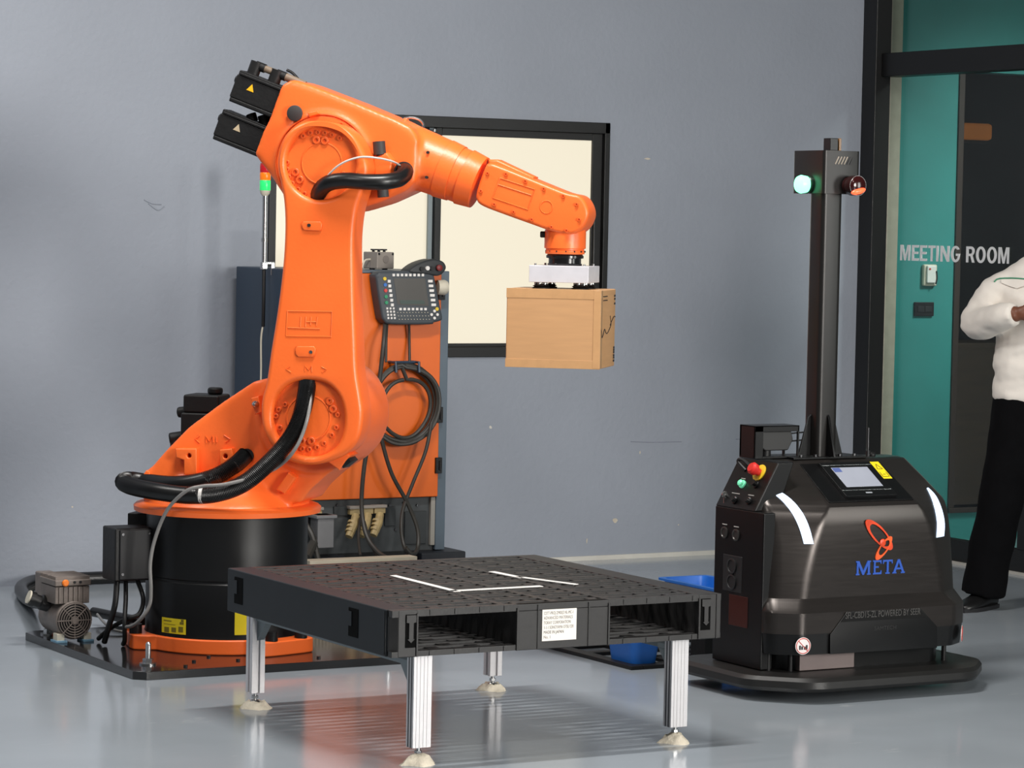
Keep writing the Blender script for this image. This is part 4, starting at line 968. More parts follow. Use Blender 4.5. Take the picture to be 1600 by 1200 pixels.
box('cross_rail', (3.96, 8.40, QZ0 - .036), (4.79, 8.436, QZ0 - .001), ALU_D, SD, .001)

# ================================================================== mobile robot
AX_, AY_ = 5.93, 7.87
AM = thing('mobile_robot', 'gunmetal mobile robot marked META with tall black mast', 'mobile robot', (AX_, 8.05, 0))
def rpoly(pts, rads, seg=6):
    out = []; n = len(pts)
    for i in range(n):
        p0, p1, p2 = [Vector(pts[(i + k) % n]) for k in (-1, 0, 1)]
        r = rads[i]
        d0 = (p0 - p1).normalized(); d1 = (p2 - p1).normalized(); ang = d0.angle(d1)
        t = min(r / math.tan(ang / 2), .48 * (p0 - p1).length, .48 * (p2 - p1).length)
        a = p1 + d0 * t; b = p1 + d1 * t
        for k in range(seg + 1):
            s = k / seg; out.append(((1 - s) ** 2) * a + 2 * s * (1 - s) * p1 + s * s * b)
    return out
def sec(z, hw, hc, yf, yc, yb=8.25, r=.05):
    pts = [(AX_ - hw, yb), (AX_ - hw, yc), (AX_ - hc, yf), (AX_ + hc, yf), (AX_ + hw, yc), (AX_ + hw, yb)]
    return [Vector((p.x, p.y, z)) for p in rpoly(pts, [.01, r, r, r, r, .01])]
# bumper skirt
def bsec(z, g): return [Vector((p.x, p.y, z)) for p in rpoly([(AX_ - .49 - g, 8.36), (AX_ - .49 - g, 7.93), (AX_ - .33, 7.765 - g), (AX_ + .33, 7.765 - g), (AX_ + .49 + g, 7.93), (AX_ + .49 + g, 8.36)], [.05, .12, .16, .16, .12, .05], 8)]
MB().loft([bsec(.035, -.03), bsec(.038, -.012), bsec(.05, 0), bsec(.072, 0), bsec(.084, -.012), bsec(.088, -.05)]).build('bumper', mat('bumper_rubber', (22, 21, 20), .42, var=.12, scale=20), AM)
MB().loft([sec(.02, .36, .28, 7.93, 8.02), sec(.15, .36, .28, 7.93, 8.02)]).build('chassis', AMR_B, AM)
for lx, ly in ((5.56, 7.97), (6.29, 7.98), (5.62, 7.93), (6.25, 7.93)): MB().cyl((lx, ly, .08), (lx, ly, .15), .008, n=12).build('chassis_post', BLACKM, AM)
box('front_plate', (5.64, 7.905, .09), (5.86, 7.932, .15), mat('grey_lidar_plate', (120, 108, 106), .45, .3), AM, .002)
MB().loft([sec(.147, .396, .306, 7.872, 7.93, r=.06), sec(.217, .401, .310, 7.868, 7.927, r=.06)]).build('skirt', AMR_B, AM)
MB().loft([sec(.215, .403, .312, 7.866, 7.925, r=.06), sec(.283, .403, .312, 7.866, 7.925, r=.06), sec(.293, .400, .310, 7.872, 7.93, r=.06), sec(.318, .390, .292, 7.892, 7.95, r=.06), sec(.327, .386, .284, 7.898, 7.955, r=.06)]).build('lower_shell', AMR_G, AM, smooth=28)
hood_rings = [sec(.325, .386, .284, 7.898, 7.955, r=.07), sec(.40, .385, .272, 7.898, 7.96, r=.08), sec(.50, .383, .245, 7.899, 7.97, r=.08), sec(.56, .381, .222, 7.901, 7.982, r=.07), sec(.60, .377, .202, 7.905, 7.995, r=.05), sec(.622, .373, .186, 7.912, 8.006, r=.04), sec(.632, .370, .18, 7.922, 8.014, r=.035),
              sec(.66, .357, .177, 7.968, 8.045, r=.03), sec(.70, .337, .173, 8.032, 8.085, r=.03), sec(.742, .316, .168, 8.10, 8.13, r=.03), sec(.757, .307, .165, 8.118, 8.145, r=.03), sec(.762, .292, .155, 8.13, 8.16, r=.03)]
hood = MB().loft(hood_rings); hood_o = hood.build('hood', AMR_G, AM, smooth=22)
bm = bmesh.new(); bm.from_mesh(hood_o.data); bm.transform(wmat(AM)); BV = BVHTree.FromBMesh(bm); bm.free()
def hit(u, v, off=.002):
    loc, nor, idx, dist = BV.ray_cast(CAM, ray(u, v).normalized())
    if loc is None: return None
    if nor.dot(ray(u, v)) > 0: nor = -nor
    return loc + nor * off
def skin_patch(name, L_, R_, material, parent, th=.003):
    """strip that lies on the hood between two edge lines"""
    mb = MB(); top = []; bot = []
    for a, b in zip(L_, R_):
        pa, pb = hit(*a, th), hit(*b, th); qa, qb = hit(*a, -.004), hit(*b, -.004)
        if None in (pa, pb, qa, qb): continue
        top.append((pa, pb)); bot.append((qa, qb))
    vs = []
    for (a, b), (c_, d) in zip(top, bot): vs += [a, b, d, c_]
    fs = []
    for i in range(len(top) - 1):
        for q in range(4): fs.append((i * 4 + q, i * 4 + (q + 1) % 4, i * 4 + 4 + (q + 1) % 4, i * 4 + 4 + q))
    n = (len(top) - 1) * 4; fs += [(3, 2, 1, 0), (n, n + 1, n + 2, n + 3)]
    mb.add(vs, fs); return mb.build(name, material, parent, smooth=60)
LED = mat('white_led_strip', (205, 226, 255), .3, var=.01, emit=1.35)
def lerp2(pts, n=9):
    return [tuple(p)[:2] for p in cat([Vector((*p, 0)) for p in pts], 4, False)]
skin_patch('light_strip', lerp2([(1206, 770), (1222, 783), (1238, 803), (1249, 826), (1256, 850)]), lerp2([(1216, 767), (1236, 781), (1254, 802), (1265, 826), (1271, 850)]), LED, hood_o)
skin_patch('light_strip', lerp2([(1448, 763), (1455, 778), (1461, 798), (1464, 818), (1463, 840)]), lerp2([(1450, 763), (1462, 776), (1471, 797), (1475, 818), (1474, 838)]), LED, hood_o)

# black console on the sloping top with the touch screen
def slope_pt(x, t, off=0):     # t 0 at the front edge .. 1 at the back
    y = 7.926 + (8.108 - 7.926) * t; z = .637 + (.748 - .637) * t
    nrm = Vector((0, -(.748 - .637), 8.108 - 7.926)).normalized()
    return Vector((x, y, z)) + nrm * off
def slope_slab(name, x0, x1, t0, t1, off, th, material, parent, dx=0, bevel=.001):
    mb = MB(); vs = []
    for o_ in (off, off + th): vs += [slope_pt(x0 - dx, t0, o_), slope_pt(x1 + dx, t0, o_), slope_pt(x1, t1, o_), slope_pt(x0, t1, o_)]
    mb.add(vs, [(0, 3, 2, 1), (4, 5, 6, 7), (0, 1, 5, 4), (1, 2, 6, 5), (2, 3, 7, 6), (3, 0, 4, 7)]); return mb.build(name, material, parent, bevel)
cn = slope_slab('console', AX_ - .165, AX_ + .165, .0, 1.0, -.004, .006, AMR_B, AM, .008)
def sl_px(u, v):
    nrm = Vector((0, -(.748 - .637), 8.108 - 7.926)).normalized(); p0 = slope_pt(0, 0, .012); r = ray(u, v)
    p = CAM + r * ((p0 - CAM).dot(nrm) / r.dot(nrm)); return p.x, (p.y - 7.926) / (8.108 - 7.926)
xa, ta = sl_px(1293, 730); xb, tb = sl_px(1402, 782)
scr = slope_slab('screen_bezel', AX_ - .100, AX_ + .108, .06, .94, .002, .012, BLACKP, AM)
slope_slab('touch_screen', AX_ - .070, AX_ + .080, .29, .80, .0135, .0012, mat('touch_screen_glow', (150, 154, 166), .12, var=.06, scale=6, emit=.12), scr)
slope_slab('screen_menu', AX_ - .068, AX_ - .036, .68, .79, .0142, .0008, mat('screen_blue', (84, 98, 150), .2, emit=.1), scr)
slope_slab('bezel_line', AX_ - .096, AX_ + .104, .205, .222, .0135, .001, STEEL, scr); slope_slab('bezel_line', AX_ - .096, AX_ + .104, .86, .877, .0135, .001, STEEL, scr)
slope_slab('bezel_print', AX_ - .012, AX_ + .014, .12, .15, .0135, .001, mat('bezel_print_grey', (150, 154, 160), .5), scr)
ys = slope_slab('caution_sticker', AX_ + .118, AX_ + .158, .55, 1.0, .002, .001, YELLOW, cn)
mb = MB()
def sline(a, b): mb.tube([slope_pt(a[0], a[1], .0035), slope_pt(b[0], b[1], .0035)], .0012, 5)
xx = AX_ + .138
for a, b in (((xx - .01, .80), (xx + .012, .80)), ((xx - .01, .80), (xx, .93)), ((xx + .012, .80), (xx, .93)), ((xx - .012, .60), (xx + .014, .60)), ((xx - .012, .60), (xx - .012, .72)), ((xx + .014, .60), (xx + .014, .72)), ((xx - .005, .66), (xx + .006, .66))): sline(a, b)
mb.build('sticker_print', mat('olive_print', (120, 108, 24)), ys)

# black side panel and sloping switch panel on the left
MB().box((5.526, 7.965, .09), (5.572, 8.25, .605)).build('side_panel', AMR_B, AM, .004)
MB().prism([(5.526, .605), (5.62, .605), (5.68, .764), (5.616, .764)], lambda a, b, d: Vector((a, d, b)), 8.02, 8.25).build('switch_panel', AMR_B, AM, .004)
def swp(t, y, off=0):    # t up the slope, y along it
    d = Vector((5.616 - 5.526, 0, .764 - .605)); nrm = Vector((-d.z, 0, d.x)).normalized(); return Vector((5.526, y, .605)) + d * t + nrm * off, nrm
def sw_px(u, v):
    p0, nrm = swp(0, 8.1); r = ray(u, v); p = CAM + r * ((p0 - CAM).dot(nrm) / r.dot(nrm)); return (p.z - .605) / .159, p.y
def knob(u, v, prof, name, material, parent=AM, n=20):
    t, y = sw_px(u, v); p, nrm = swp(t, y); return MB().lathe(p, nrm, prof, n).build(name, material, parent)
es = knob(1187, 739, [(0, .030), (.003, .030), (.004, .026)], 'stop_button_ring', mat('yellow_key', (225, 190, 40)))
t, y = sw_px(1187, 739); p, nrm = swp(t, y); MB().lathe(p, nrm, [(0, .013), (.02, .013), (.021, .020), (.036, .021), (.043, .015), (.044, .001)], 22).build('stop_button', RED, es)
gl_ = knob(1161, 757, [(0, .014), (.006, .014), (.007, .011), (.016, .011), (.02, .006)], 'lit_button', mat('green_lit_button', (120, 230, 180), .3, emit=.5))
knob(1182, 757, [(0, .014), (.005, .014), (.006, .010), (.018, .010)], 'push_button', BLACKP)
for u, v in ((1149, 782), (1171, 783)):
    k_ = knob(u, v, [(0, .013), (.005, .013), (.006, .010), (.016, .009)], 'selector', BLACKP)
    t, y = sw_px(u + 4, v - 2); p, nrm = swp(t, y, .012); MB().ell(p, (.003, .006, .004), 8).build('selector_mark', STEEL, k_)
for u, v, wd in ((1150, 771, .022), (1174, 774, .016), (1162, 748, .012)):
    t, y = sw_px(u, v); p, nrm = swp(t, y, .0008); MB().box((p.x - .001, p.y - wd, p.z - .0015), (p.x + .0006, p.y + wd, p.z + .0015)).build('switch_print', mat('white_print', (180, 178, 174), .6), AM)
ky = MB(); t, y = sw_px(1136, 775); p, nrm = swp(t, y, .01); ky.cyl(p + Vector((0, -.002, 0)), p + Vector((0, .002, 0)), .012, n=14).box((p.x - .0045, p.y - .0015, p.z - .042), (p.x + .0025, p.y + .0015, p.z - .008)).cyl(p - nrm * .012, p, .006, n=10); ky.build('key', STEEL, AM)
hd = MB(); p = [swp(*sw_px(u, v), o_)[0] for u, v, o_ in ((1165, 735, .0), (1160, 726, .02), (1166, 722, .02), (1174, 730, 0))]; hd.tube(cat(p, 5, False), .006, 8).build('antenna_stub', RUBBER, AM)
# fittings on the upright black side
def side_px(u, v): y, z = PX(u, v, 5.525); return y, z
for u, v in ((1132, 832), (1150, 836)):
    y, z = side_px(u, v); MB().lathe((5.5260, y, z), (-1, 0, 0), [(0, .020), (.004, .020), (.005, .016), (.002, .014), (.002, .001)], 24).build('key_switch', mat('dull_ring', (72, 70, 68), .35, .6), AM)
    box('switch_print', (5.5248, y - .014, z + .026), (5.5265, y + .014, z + .029), mat('white_print', (180, 178, 174)), AM)
y, z = side_px(1144, 896); sk_ = MB(); sk_.box((5.5245, y - .055, z - .06), (5.5280, y + .055, z + .06)).build('socket_plate', mat('socket_black', (30, 30, 31), .4), AM, .002)
for dz in (.025, -.028): MB().lathe((5.5250, y, z + dz), (-1, 0, 0), [(0, .026), (.005, .026), (.006, .021), (.003, .02), (.003, .001)], 24).build('side_socket', mat('socket_black', (30, 30, 31)), AM)
y, z = side_px(1152, 955); wn = box('service_window', (5.5242, y - .06, z - .05), (5.5280, y + .05, z + .052), mat('dark_red_window', (58, 26, 22), .25), AM, .001)
# round no-standing signs
def round_sign(c, nrm):
    nrm = Vector(nrm).normalized(); c = Vector(c); a = Vector((0, 0, 1)); b = a.cross(nrm).normalized()
    o = MB().cyl(c, c + nrm * .0015, .028, n=32).build('round_sticker', mat('sticker_white', (238, 232, 230), .5), AM)
    mb = MB(); mb.tube([c + nrm * .0018 + (a * math.cos(t * PI / 20) + b * math.sin(t * PI / 20)) * .0245 for t in range(41)], .0016, 6)
    mb.tube([c + nrm * .0018 + a * .017 - b * .017, c + nrm * .0018 - a * .017 + b * .017], .0014, 6); mb.build('sticker_ring', mat('sticker_red', (196, 74, 66), .5), o)
    mb = MB()
    for q, h in ((-.012, .014), (-.004, .011), (.006, .010), (.013, .015)):
        p = c + b * q - a * .012; mb.add([p + x * b * .003 + zz * a + nrm * kk for kk in (.0016, .0026) for x, zz in ((-1, 0), (1, 0), (1, h), (-1, h))], [(0, 3, 2, 1), (4, 5, 6, 7), (0, 1, 5, 4), (1, 2, 6, 5), (2, 3, 7, 6), (3, 0, 4, 7)])
    mb.build('sticker_figure', INK, o)
round_sign((5.625, 7.8685, .178), (-.12, -1, 0)); round_sign((6.292, 7.890, .182), (.75, -.66, 0))
# name board and front plate
fp = [(1297, 992), (1323, 956), (1438, 950.5), (1464, 979), (1464, 1012), (1297, 1022)]
fpo = plate('front_board', [[PY(u, v, 7.862) for u, v in fp]], 7.861, 7.872, AMR_B, AM, .001)
plate('name_board', [[PY(u, v, 7.86) for u, v in ((1314, 972), (1325, 957), (1437, 951.5), (1447, 964.5))]], 7.8585, 7.862, mat('name_board_dark', (7, 7, 7), .5, spec=.2), AM)
def front_text(body, u0, u1, vb, vt, y, material, parent, name, bold=0):
    x0, z0 = PY(u0, vb, y); x1, _ = PY(u1, vb, y); zt = PY(u0, vt, y)[1]
    me = text_mesh(body, .1, .0004, bold); xs = [v.co.x for v in me.vertices]; ys_ = [v.co.y for v in me.vertices]
    me.transform(Matrix.Diagonal(((x1 - x0) / (max(xs) - min(xs)), (zt - z0) / (max(ys_) - min(ys_)), 1, 1)) @ Matrix.Translation((-min(xs), -min(ys_), 0)))
    me.transform(Matrix.Translation((x0, y, z0)) @ XZ); me.transform(wmat(parent).inverted()); return finish(name, me, material, parent, smooth=0)
front_text('SFL-CBD15-ZL POWERED BY SEER', 1321, 1438, 967, 957, 7.8582, mat('name_print', (66, 64, 62), .5), AM, 'name_print')
front_text('SAMTECH', 1366, 1400, 985, 979, 7.8605, mat('faint_print', (24, 24, 24), .5), AM, 'faint_print')

# META lettering with serifs and the orbit emblem, on the flat front of the hood
YM = 7.8965
def GL(u, v): return PY(u, v, YM)
LETB = mat('meta_blue', (34, 82, 178), .4, var=.03)
mx0, mz0 = GL(1337, 899); mx1, mz1 = GL(1414, 876)[0], GL(1337, 877)[1]
Wd = mx1 - mx0; Hh = mz1 - mz0
def letter(polys, ox, wd):
    outl = [[(mx0 + Wd * (ox + wd * a), mz0 + Hh * b) for a, b in pl] for pl in polys]
    return plate('meta_letter', outl, YM - .0012, YM + .002, LETB, AM)
s_ = .12
letter([[(0, 0), (.24, 0), (.24, .1), (.18, .1), (.18, .66), (.44, 0), (.54, 0), (.80, .66), (.80, .1), (.74, .1), (.74, 0), (1, 0), (1, .1), (.94, .1), (.94, .9), (1, .9), (1, 1), (.80, 1), (.50, .30), (.22, 1), (0, 1), (0, .9), (.06, .9), (.06, .1), (0, .1)]], 0, .30)
letter([[(0, 0), (1, 0), (1, .27), (.9, .27), (.84, .13), (.3, .13), (.3, .46), (.66, .46), (.66, .58), (.3, .58), (.3, .87), (.82, .87), (.88, .74), (.97, .74), (.97, 1), (0, 1), (0, .9), (.1, .9), (.1, .1), (0, .1)]], .345, .175)
letter([[(.28, 0), (.72, 0), (.72, .1), (.6, .1), (.6, .87), (.86, .87), (.92, .72), (1, .72), (1, 1), (0, 1), (0, .72), (.08, .72), (.14, .87), (.4, .87), (.4, .1), (.28, .1)]], .545, .20)
letter([[(0, 0), (.32, 0), (.32, .1), (.24, .1), (.31, .28), (.68, .28), (.76, .1), (.67, .1), (.67, 0), (1, 0), (1, .1), (.94, .1), (.58, 1), (.42, 1), (.06, .1), (0, .1)], [(.36, .40), (.63, .40), (.495, .78)]], .745, .255)
def orbit(center, a_, b_, ang, w0, w1, material, y):
    """flat ring, thick at the two tips and thin along the sides"""
    cx, cz = center; rings = []
    n = 56
    for sg in (1, -1):
        pl = []
        for i in range(n):
            t = 2 * PI * i / n; wv = (w1 + (w0 - w1) * math.cos(t) ** 4) * (1.0 if math.cos(t) < 0 else .8)
            x = (a_ + sg * wv / 2) * math.cos(t); z = (b_ + sg * wv * .28) * math.sin(t)
            pl.append((cx + x * math.cos(ang) - z * math.sin(ang), cz + x * math.sin(ang) + z * math.cos(ang)))
        rings.append(pl)
    return plate('orbit_emblem', rings, y - .0012, y + .002, material, AM)
ORB = mat('emblem_red_orange', (226, 70, 30), .35, var=.25, scale=22)
ORB2 = mat('emblem_orange', (236, 92, 36), .35, var=.2, scale=22)
e1 = GL(1374, 836); e2 = GL(1381, 856)
sc = (GL(1400, 850)[0] - GL(1300, 850)[0]) / 100
orbit(e1, 24 * sc, 8.5 * sc, R(-42), 9 * sc, 4.5 * sc, ORB, YM)
orbit(e2, 15 * sc, 5.5 * sc, R(50) + PI * 0, 8 * sc, 3.6 * sc, ORB2, YM - .0006)
bl = GL(1379, 848); MB().ell((bl[0], YM - .001, bl[1]), (5 * sc, .003, 5 * sc), 14).build('orbit_ball', ORB, AM)

# mast with gussets, head box and lamps
PXC, PYC, hp = 5.900, 8.183, .041
ms = MB().loft([[Vector((p.x, p.y, z)) for p in rpoly([(PXC - hp, PYC + hp), (PXC - hp, PYC - hp), (PXC + hp, PYC - hp), (PXC + hp, PYC + hp)], [.018] * 4, 5)] for z in (.762, 1.66)]).build('mast', AMR_P, AM)
box('mast_foot', (PXC - .15, PYC - .06, .762), (PXC + .15, PYC + .09, .77), AMR_B, AM, .002)
for gx_, sg in ((PXC - hp, -1), (PXC + hp, 1)):
    MB().prism([(gx_, .77), (gx_ + sg * .05, .77), (gx_ + sg * .012, .90), (gx_, .91)], lambda a, b, d: Vector((a, d, b)), PYC - .004, PYC + .004).build('gusset', AMR_B, AM, .001)
MB().prism([(PYC - hp, .77), (PYC - hp - .045, .77), (PYC - hp - .008, .90), (PYC - hp, .91)], lambda a, b, d: Vector((d, a, b)), PXC - .004, PXC + .004).build('gusset', AMR_B, AM, .001)
for fx in (-.11, -.05, .05, .11): MB().cyl((PXC + fx, PYC - .045, .77), (PXC + fx, PYC - .045, .777), .007, n=8).build('foot_screw', STEEL_D, AM)
hx0, hx1, hy0, hy1, hz0, hz1 = PXC - .048, PXC + .100, PYC - .05, PYC + .13, 1.652, 1.796
hb = MB().loft([[Vector((p.x, p.y, z)) for p in rpoly([(hx0, hy1), (hx0, hy0), (hx1, hy0), (hx1, hy1)], [.012] * 4, 4)] for z in (hz0, hz1)]).build('mast_head', AMR_P, AM)
MB().box((PXC - .01, hy0 + .02, hz1), (PXC + .022, hy0 + .06, hz1 + .042)).build('antenna_block', BLACKP, hb, .002)
MB().box((PXC + .026, hy0 + .02, hz1), (PXC + .036, hy0 + .06, hz1 + .042)).build('antenna_block', mat('amber_block', (120, 86, 50), .3), hb, .002)
for i in range(6):
    x = hx0 + .045 + i * .012
    MB().tube([(x, hy0 - .0006, hz1 - .045), (x + .014, hy0 - .0006, hz1 - .02)], .0022, 6).build('vent_slot', mat('vent_metal', (150, 140, 128), .3, .6) if i < 4 else INK, hb)
MB().lathe((hx0, hy0 + .085, hz0 + .03), (-1, 0, 0), [(0, .030), (.008, .030), (.012, .026)], 24).build('lamp_holder', mat('green_holder', (18, 52, 36), .3), hb)
GLED = mat('green_lamp', (110, 255, 180), .3, var=.01, emit=5)
MB().lathe((hx0 - .012, hy0 + .085, hz0 + .03), (-1, 0, 0), [(0, .028), (.02, .031), (.03, .027), (.037, .014), (.039, .001)], 24).build('green_lamp', GLED, hb)
MB().lathe((hx1, hy0 + .03, hz0 + .03), (1, 0, 0), [(0, .024), (.006, .026), (.012, .02), (.014, .001)], 24).build('green_lamp', GLED, hb)
MB().lathe((hx0 + .105, hy0, hz0 + .028), (0, -1, 0), [(0, .030), (.012, .030), (.018, .034), (.05, .034)], 28).build('red_lamp_hood', mat('red_black_hood', (46, 22, 22), .2), hb)
MB().ell((hx0 + .105, hy0 - .048, hz0 + .028), (.033, .012, .033), 20).build('red_lamp', mat('dark_red_lens', (46, 10, 10), .15), hb)
MB().ell((hx0 + .105, hy0 - .052, hz0 + .010), (.029, .013, .011), 16, Matrix.Rotation(-.25, 3, 'Y')).build('red_glow', mat('red_glow', (255, 74, 42), .3, emit=4.0), hb)
# scanner bracket on the left of the top
sb = MB(); sy = 8.19
def TP(u, v, y): x, z = PY(u, v, y); return x, z
ax_, az_ = TP(1172, 665, sy); bx_, bz_ = TP(1240, 712, sy)
sb.box((ax_, sy - .03, bz_ - .005), (ax_ + .034, sy - .024, az_)).box((ax_, sy - .03, az_ - .02), (bx_, sy - .026, az_)).box((ax_, sy - .03, bz_ - .005), (ax_ + .004, sy + .06, az_)).box((ax_, sy - .03, az_ - .004), (bx_, sy + .06, az_)).box((bx_ - .006, sy - .03, bz_), (bx_, sy - .022, az_)).box((ax_, sy + .05, bz_), (ax_ + .006, sy + .06, az_)).box((bx_ - .006, sy + .05, bz_), (bx_, sy + .06, az_)).box((ax_ + .03, sy - .03, bz_ - .005), (bx_ + .06, sy + .06, bz_ + .002)); sbo = sb.build('scanner_bracket', AMR_B, AM, .001)
a, b = TP(1184, 671, sy), TP(1236, 703, sy)
MB().prism([(a[0], a[1]), (b[0] - .01, a[1]), (b[0], (a[1] + b[1]) / 2), (b[0] - .02, b[1]), (a[0] + .025, b[1]), (a[0] - .005, b[1] + .02)], lambda p, q_, d: Vector((p, d, q_)), sy - .012, sy + .045).build('scanner_head', mat('scanner_black', (34, 34, 34), .5), sbo, .004)
MB().cyl((a[0] + .04, sy + .01, bz_), (a[0] + .04, sy + .01, b[1] + .01), .018, n=14).build('scanner_mount', BLACKM, sbo)
c0 = Vector((b[0], sy + .01, (a[1] + b[1]) / 2 + .01))
for dz in (.008, -.018): MB().tube(cat([c0 + Vector((-.01, 0, dz)), c0 + Vector((.05, 0, dz + .004)), c0 + Vector((.10, .0, dz + .008))], 5, False), .0028, 6).build('scanner_lead', RUBBER, sbo)
xr, zr = TP(1356, 716, 8.2); MB().cyl((xr, 8.2, .762), (xr, 8.2, zr + .105), .0025, n=8).cyl((xr, 8.2, .762), (xr, 8.2, .78), .007, n=10).build('whip_antenna', STEEL_D, AM)
MB().ell((6.13, 8.2, .765), (.014, .014, .012), 12).build('top_knob', BLACKM, AM)

# ================================================================== vacuum pump on the base plate
PB = 9.80
(fx, fz) = PY(118, 970, PB)
VP = thing('vacuum_pump', 'grey vacuum pump with round fan grille on the base plate', 'pump', (fx, 9.92, PLT))
CAST = mat('cast_grey_metal', (128, 118, 112), .5, .35, .1, 30, bump=.15)
MB().lathe((fx, PB + .012, fz), (0, 1, 0), [(0, .064), (.004, .068), (.09, .068), (.10, .062), (.19, .062), (.2, .05)], 40).build('motor_housing', CAST, VP)
MB().cyl((fx, PB + .011, fz), (fx, PB + .0125, fz), .062, n=32).build('fan_recess', INK, VP)
gr = MB()
for r_ in (.014, .024, .033, .042, .051, .060): gr.tube([(fx + r_ * math.cos(2 * PI * i / 36), PB + .006, fz + r_ * math.sin(2 * PI * i / 36)) for i in range(37)], .0022, 6)
for i in range(8): gr.tube([(fx + .008 * math.cos(i * PI / 4), PB + .006, fz + .008 * math.sin(i * PI / 4)), (fx + .064 * math.cos(i * PI / 4), PB + .006, fz + .064 * math.sin(i * PI / 4))], .0022, 6)
gr.build('fan_grille', CAST, VP)
MB().cyl((fx, PB + .010, fz), (fx, PB + .002, fz), .012, n=18).build('fan_hub', CAST, VP)
x0, zt = PY(90, 906, PB); x1, zm = PY(143, 943, PB)
head = MB().box((x0, PB + .02, zm), (x1, PB + .16, zt - .028)).build('pump_head', CAST, VP, .003)
MB().box((x0 - .004, PB + .012, zt - .026), (x1 + .004, PB + .17, zt - .004)).build('head_cover', CAST, VP, .004)
for i in range(9):
    y = PB + .02 + i * .018; box('cooling_fin', (x0, y, zt - .004), (x1, y + .006, zt + .008), CAST, head)
for i in range(6):
    x = x0 + .012 + i * .018; box('cooling_fin', (x, PB + .014, zm + .004), (x + .006, PB + .021, zt - .03), CAST, head)
MB().lathe((x0 + .033, PB + .012, zt - .014), (0, -1, 0), [(0, .012), (.006, .0125), (.010, .009)], 16).build('orange_cap', mat('orange_cap', (246, 128, 30), .4), VP)
for dx in (.068, .09): MB().cyl((x0 + dx, PB + .012, zt - .013), (x0 + dx, PB + .009, zt - .013), .005, n=10).build('cover_screw', INK, VP)
MB().box((x0 + .01, PB + .18, zm - .01), (x0 + .07, PB + .25, zt + .004)).build('rear_head', CAST, VP, .006)
for dx in (-1, 1):
    MB().box((fx + dx * .05 - .014, PB + .01, PLT), (fx + dx * .05 + .014, PB + .05, fz - .045)).build('foot', CREAM, VP, .002)
    MB().box((fx + dx * .05 - .02, PB - .002, PLT), (fx + dx * .05 + .02, PB + .06, PLT + .008)).build('foot_pad', mat('pale_blue_pad', (110, 150, 175), .5), VP, .001)
MB().lathe((fx - .055, PB + .12, fz + .045), (-.9, .1, .35), [(0, .026), (.03, .028), (.034, .022), (.055, .022), (.056, .027), (.075, .027)], 20).build('inlet_filter', RUBBER, VP)
MB().lathe((fx - .118, PB + .127, fz + .072), (-.9, .1, .35), [(0, .024), (.012, .024)], 18).build('filter_band', CREAM, VP)
# hose and cables behind it
def fpath(pts, k=10): return cat([PZ(u, v, z) for u, v, z in pts], k, False)
vh = MB().tube(fpath([(78, 938, .12), (58, 940, .07), (42, 934, .035), (33, 922, .03), (38, 914, .03), (60, 907, .03), (100, 905, .03), (150, 903, .03), (200, 901, .03), (240, 900, .03)]), .027, 12).build('vacuum_hose', HOSE, None, smooth=80)
tag(vh, 'thick black hose looping on the floor behind the pump', 'hose')
pc = MB().tube(fpath([(70, 950, .07), (50, 940, .02), (38, 930, .012), (42, 922, .012), (80, 912, .012), (140, 905, .012)]), .009, 8).build('power_cable', CABLE, None, smooth=80)
tag(pc, 'thin dark cable running beside the thick floor hose', 'cable')
fp_ = MB().tube([PZ(146, 956, .05), PZ(180, 963, .05), PZ(225, 972, .05)], .018, 12).build('floor_pipe', BLACKP, None, smooth=80)
tag(fp_, 'straight black pipe between the pump and the drum base', 'pipe')
JC = thing('box_cables', 'black cables hanging from the junction box at the drum base', 'cable', (4.0, 9.66, PLT))
for k_, pts in enumerate(([(4.0, 9.66, .265), (3.985, 9.62, .2), (3.965, 9.58, .12), (3.975, 9.6, .06), (3.99, 9.65, .036)], [(4.04, 9.66, .265), (4.05, 9.62, .2), (4.02, 9.58, .15), (3.98, 9.60, .13), (3.955, 9.68, .09), (3.95, 9.78, .04)], [(3.96, 9.64, .265), (3.945, 9.62, .18), (3.935, 9.65, .1), (3.94, 9.7, .04)])):
    MB().tube(cat(pts, 8, False), .0085 if k_ != 2 else .011, 8).build('cable', RUBBER, JC, smooth=80)
wc = MB().tube(cat([PZ(152, 960, .06), PZ(165, 975, .05), PZ(182, 985, .04), PZ(205, 988, .036)], 8, False), .005, 8).build('grey_air_line', mat('grey_air_tube', (128, 126, 124)), None, smooth=80)
tag(wc, 'thin grey air line from the pump to the robot base', 'tube')

# ================================================================== skid and blue bins behind the pallet
SK = thing('floor_skid', 'low black plastic skid on the floor behind the pallet', 'skid', (5.9, 9.0, 0))
sx0, sx1, sy0, sy1 = 5.455, 6.36, 8.64, 9.40
box('skid_rail', (sx0, sy0, 0), (sx0 + .05, sy1, .014), BLACKM, SK, .003); box('skid_rail', (sx1 - .05, sy0, 0), (sx1, sy1, .014), BLACKM, SK, .003)
box('skid_rail', (sx0 + .05, sy0, 0), (sx1 - .05, sy0 + .06, .014), BLACKM, SK, .003); box('skid_rail', (sx0 + .05, sy1 - .06, 0), (sx1 - .05, sy1, .014), BLACKM, SK, .003)
for i in range(3): box('skid_bar', (sx0 + .05, sy0 + .17 + i * .17, .001), (sx1 - .05, sy0 + .21 + i * .17, .013), BLACKM, SK, .002)
for i in range(3): box('skid_post', (sx0 + .2 + i * .21, sy0 + .06, .001), (sx0 + .23 + i * .21, sy1 - .06, .013), BLACKM, SK, .002)
for y in (sy0, sy0 + .35, sy1 - .09):
    for x in (sx0 + .3, sx1 - .08): box('skid_block', (x, y, .014), (x + .08, y + .09, .12), BLACKM, SK, .004)
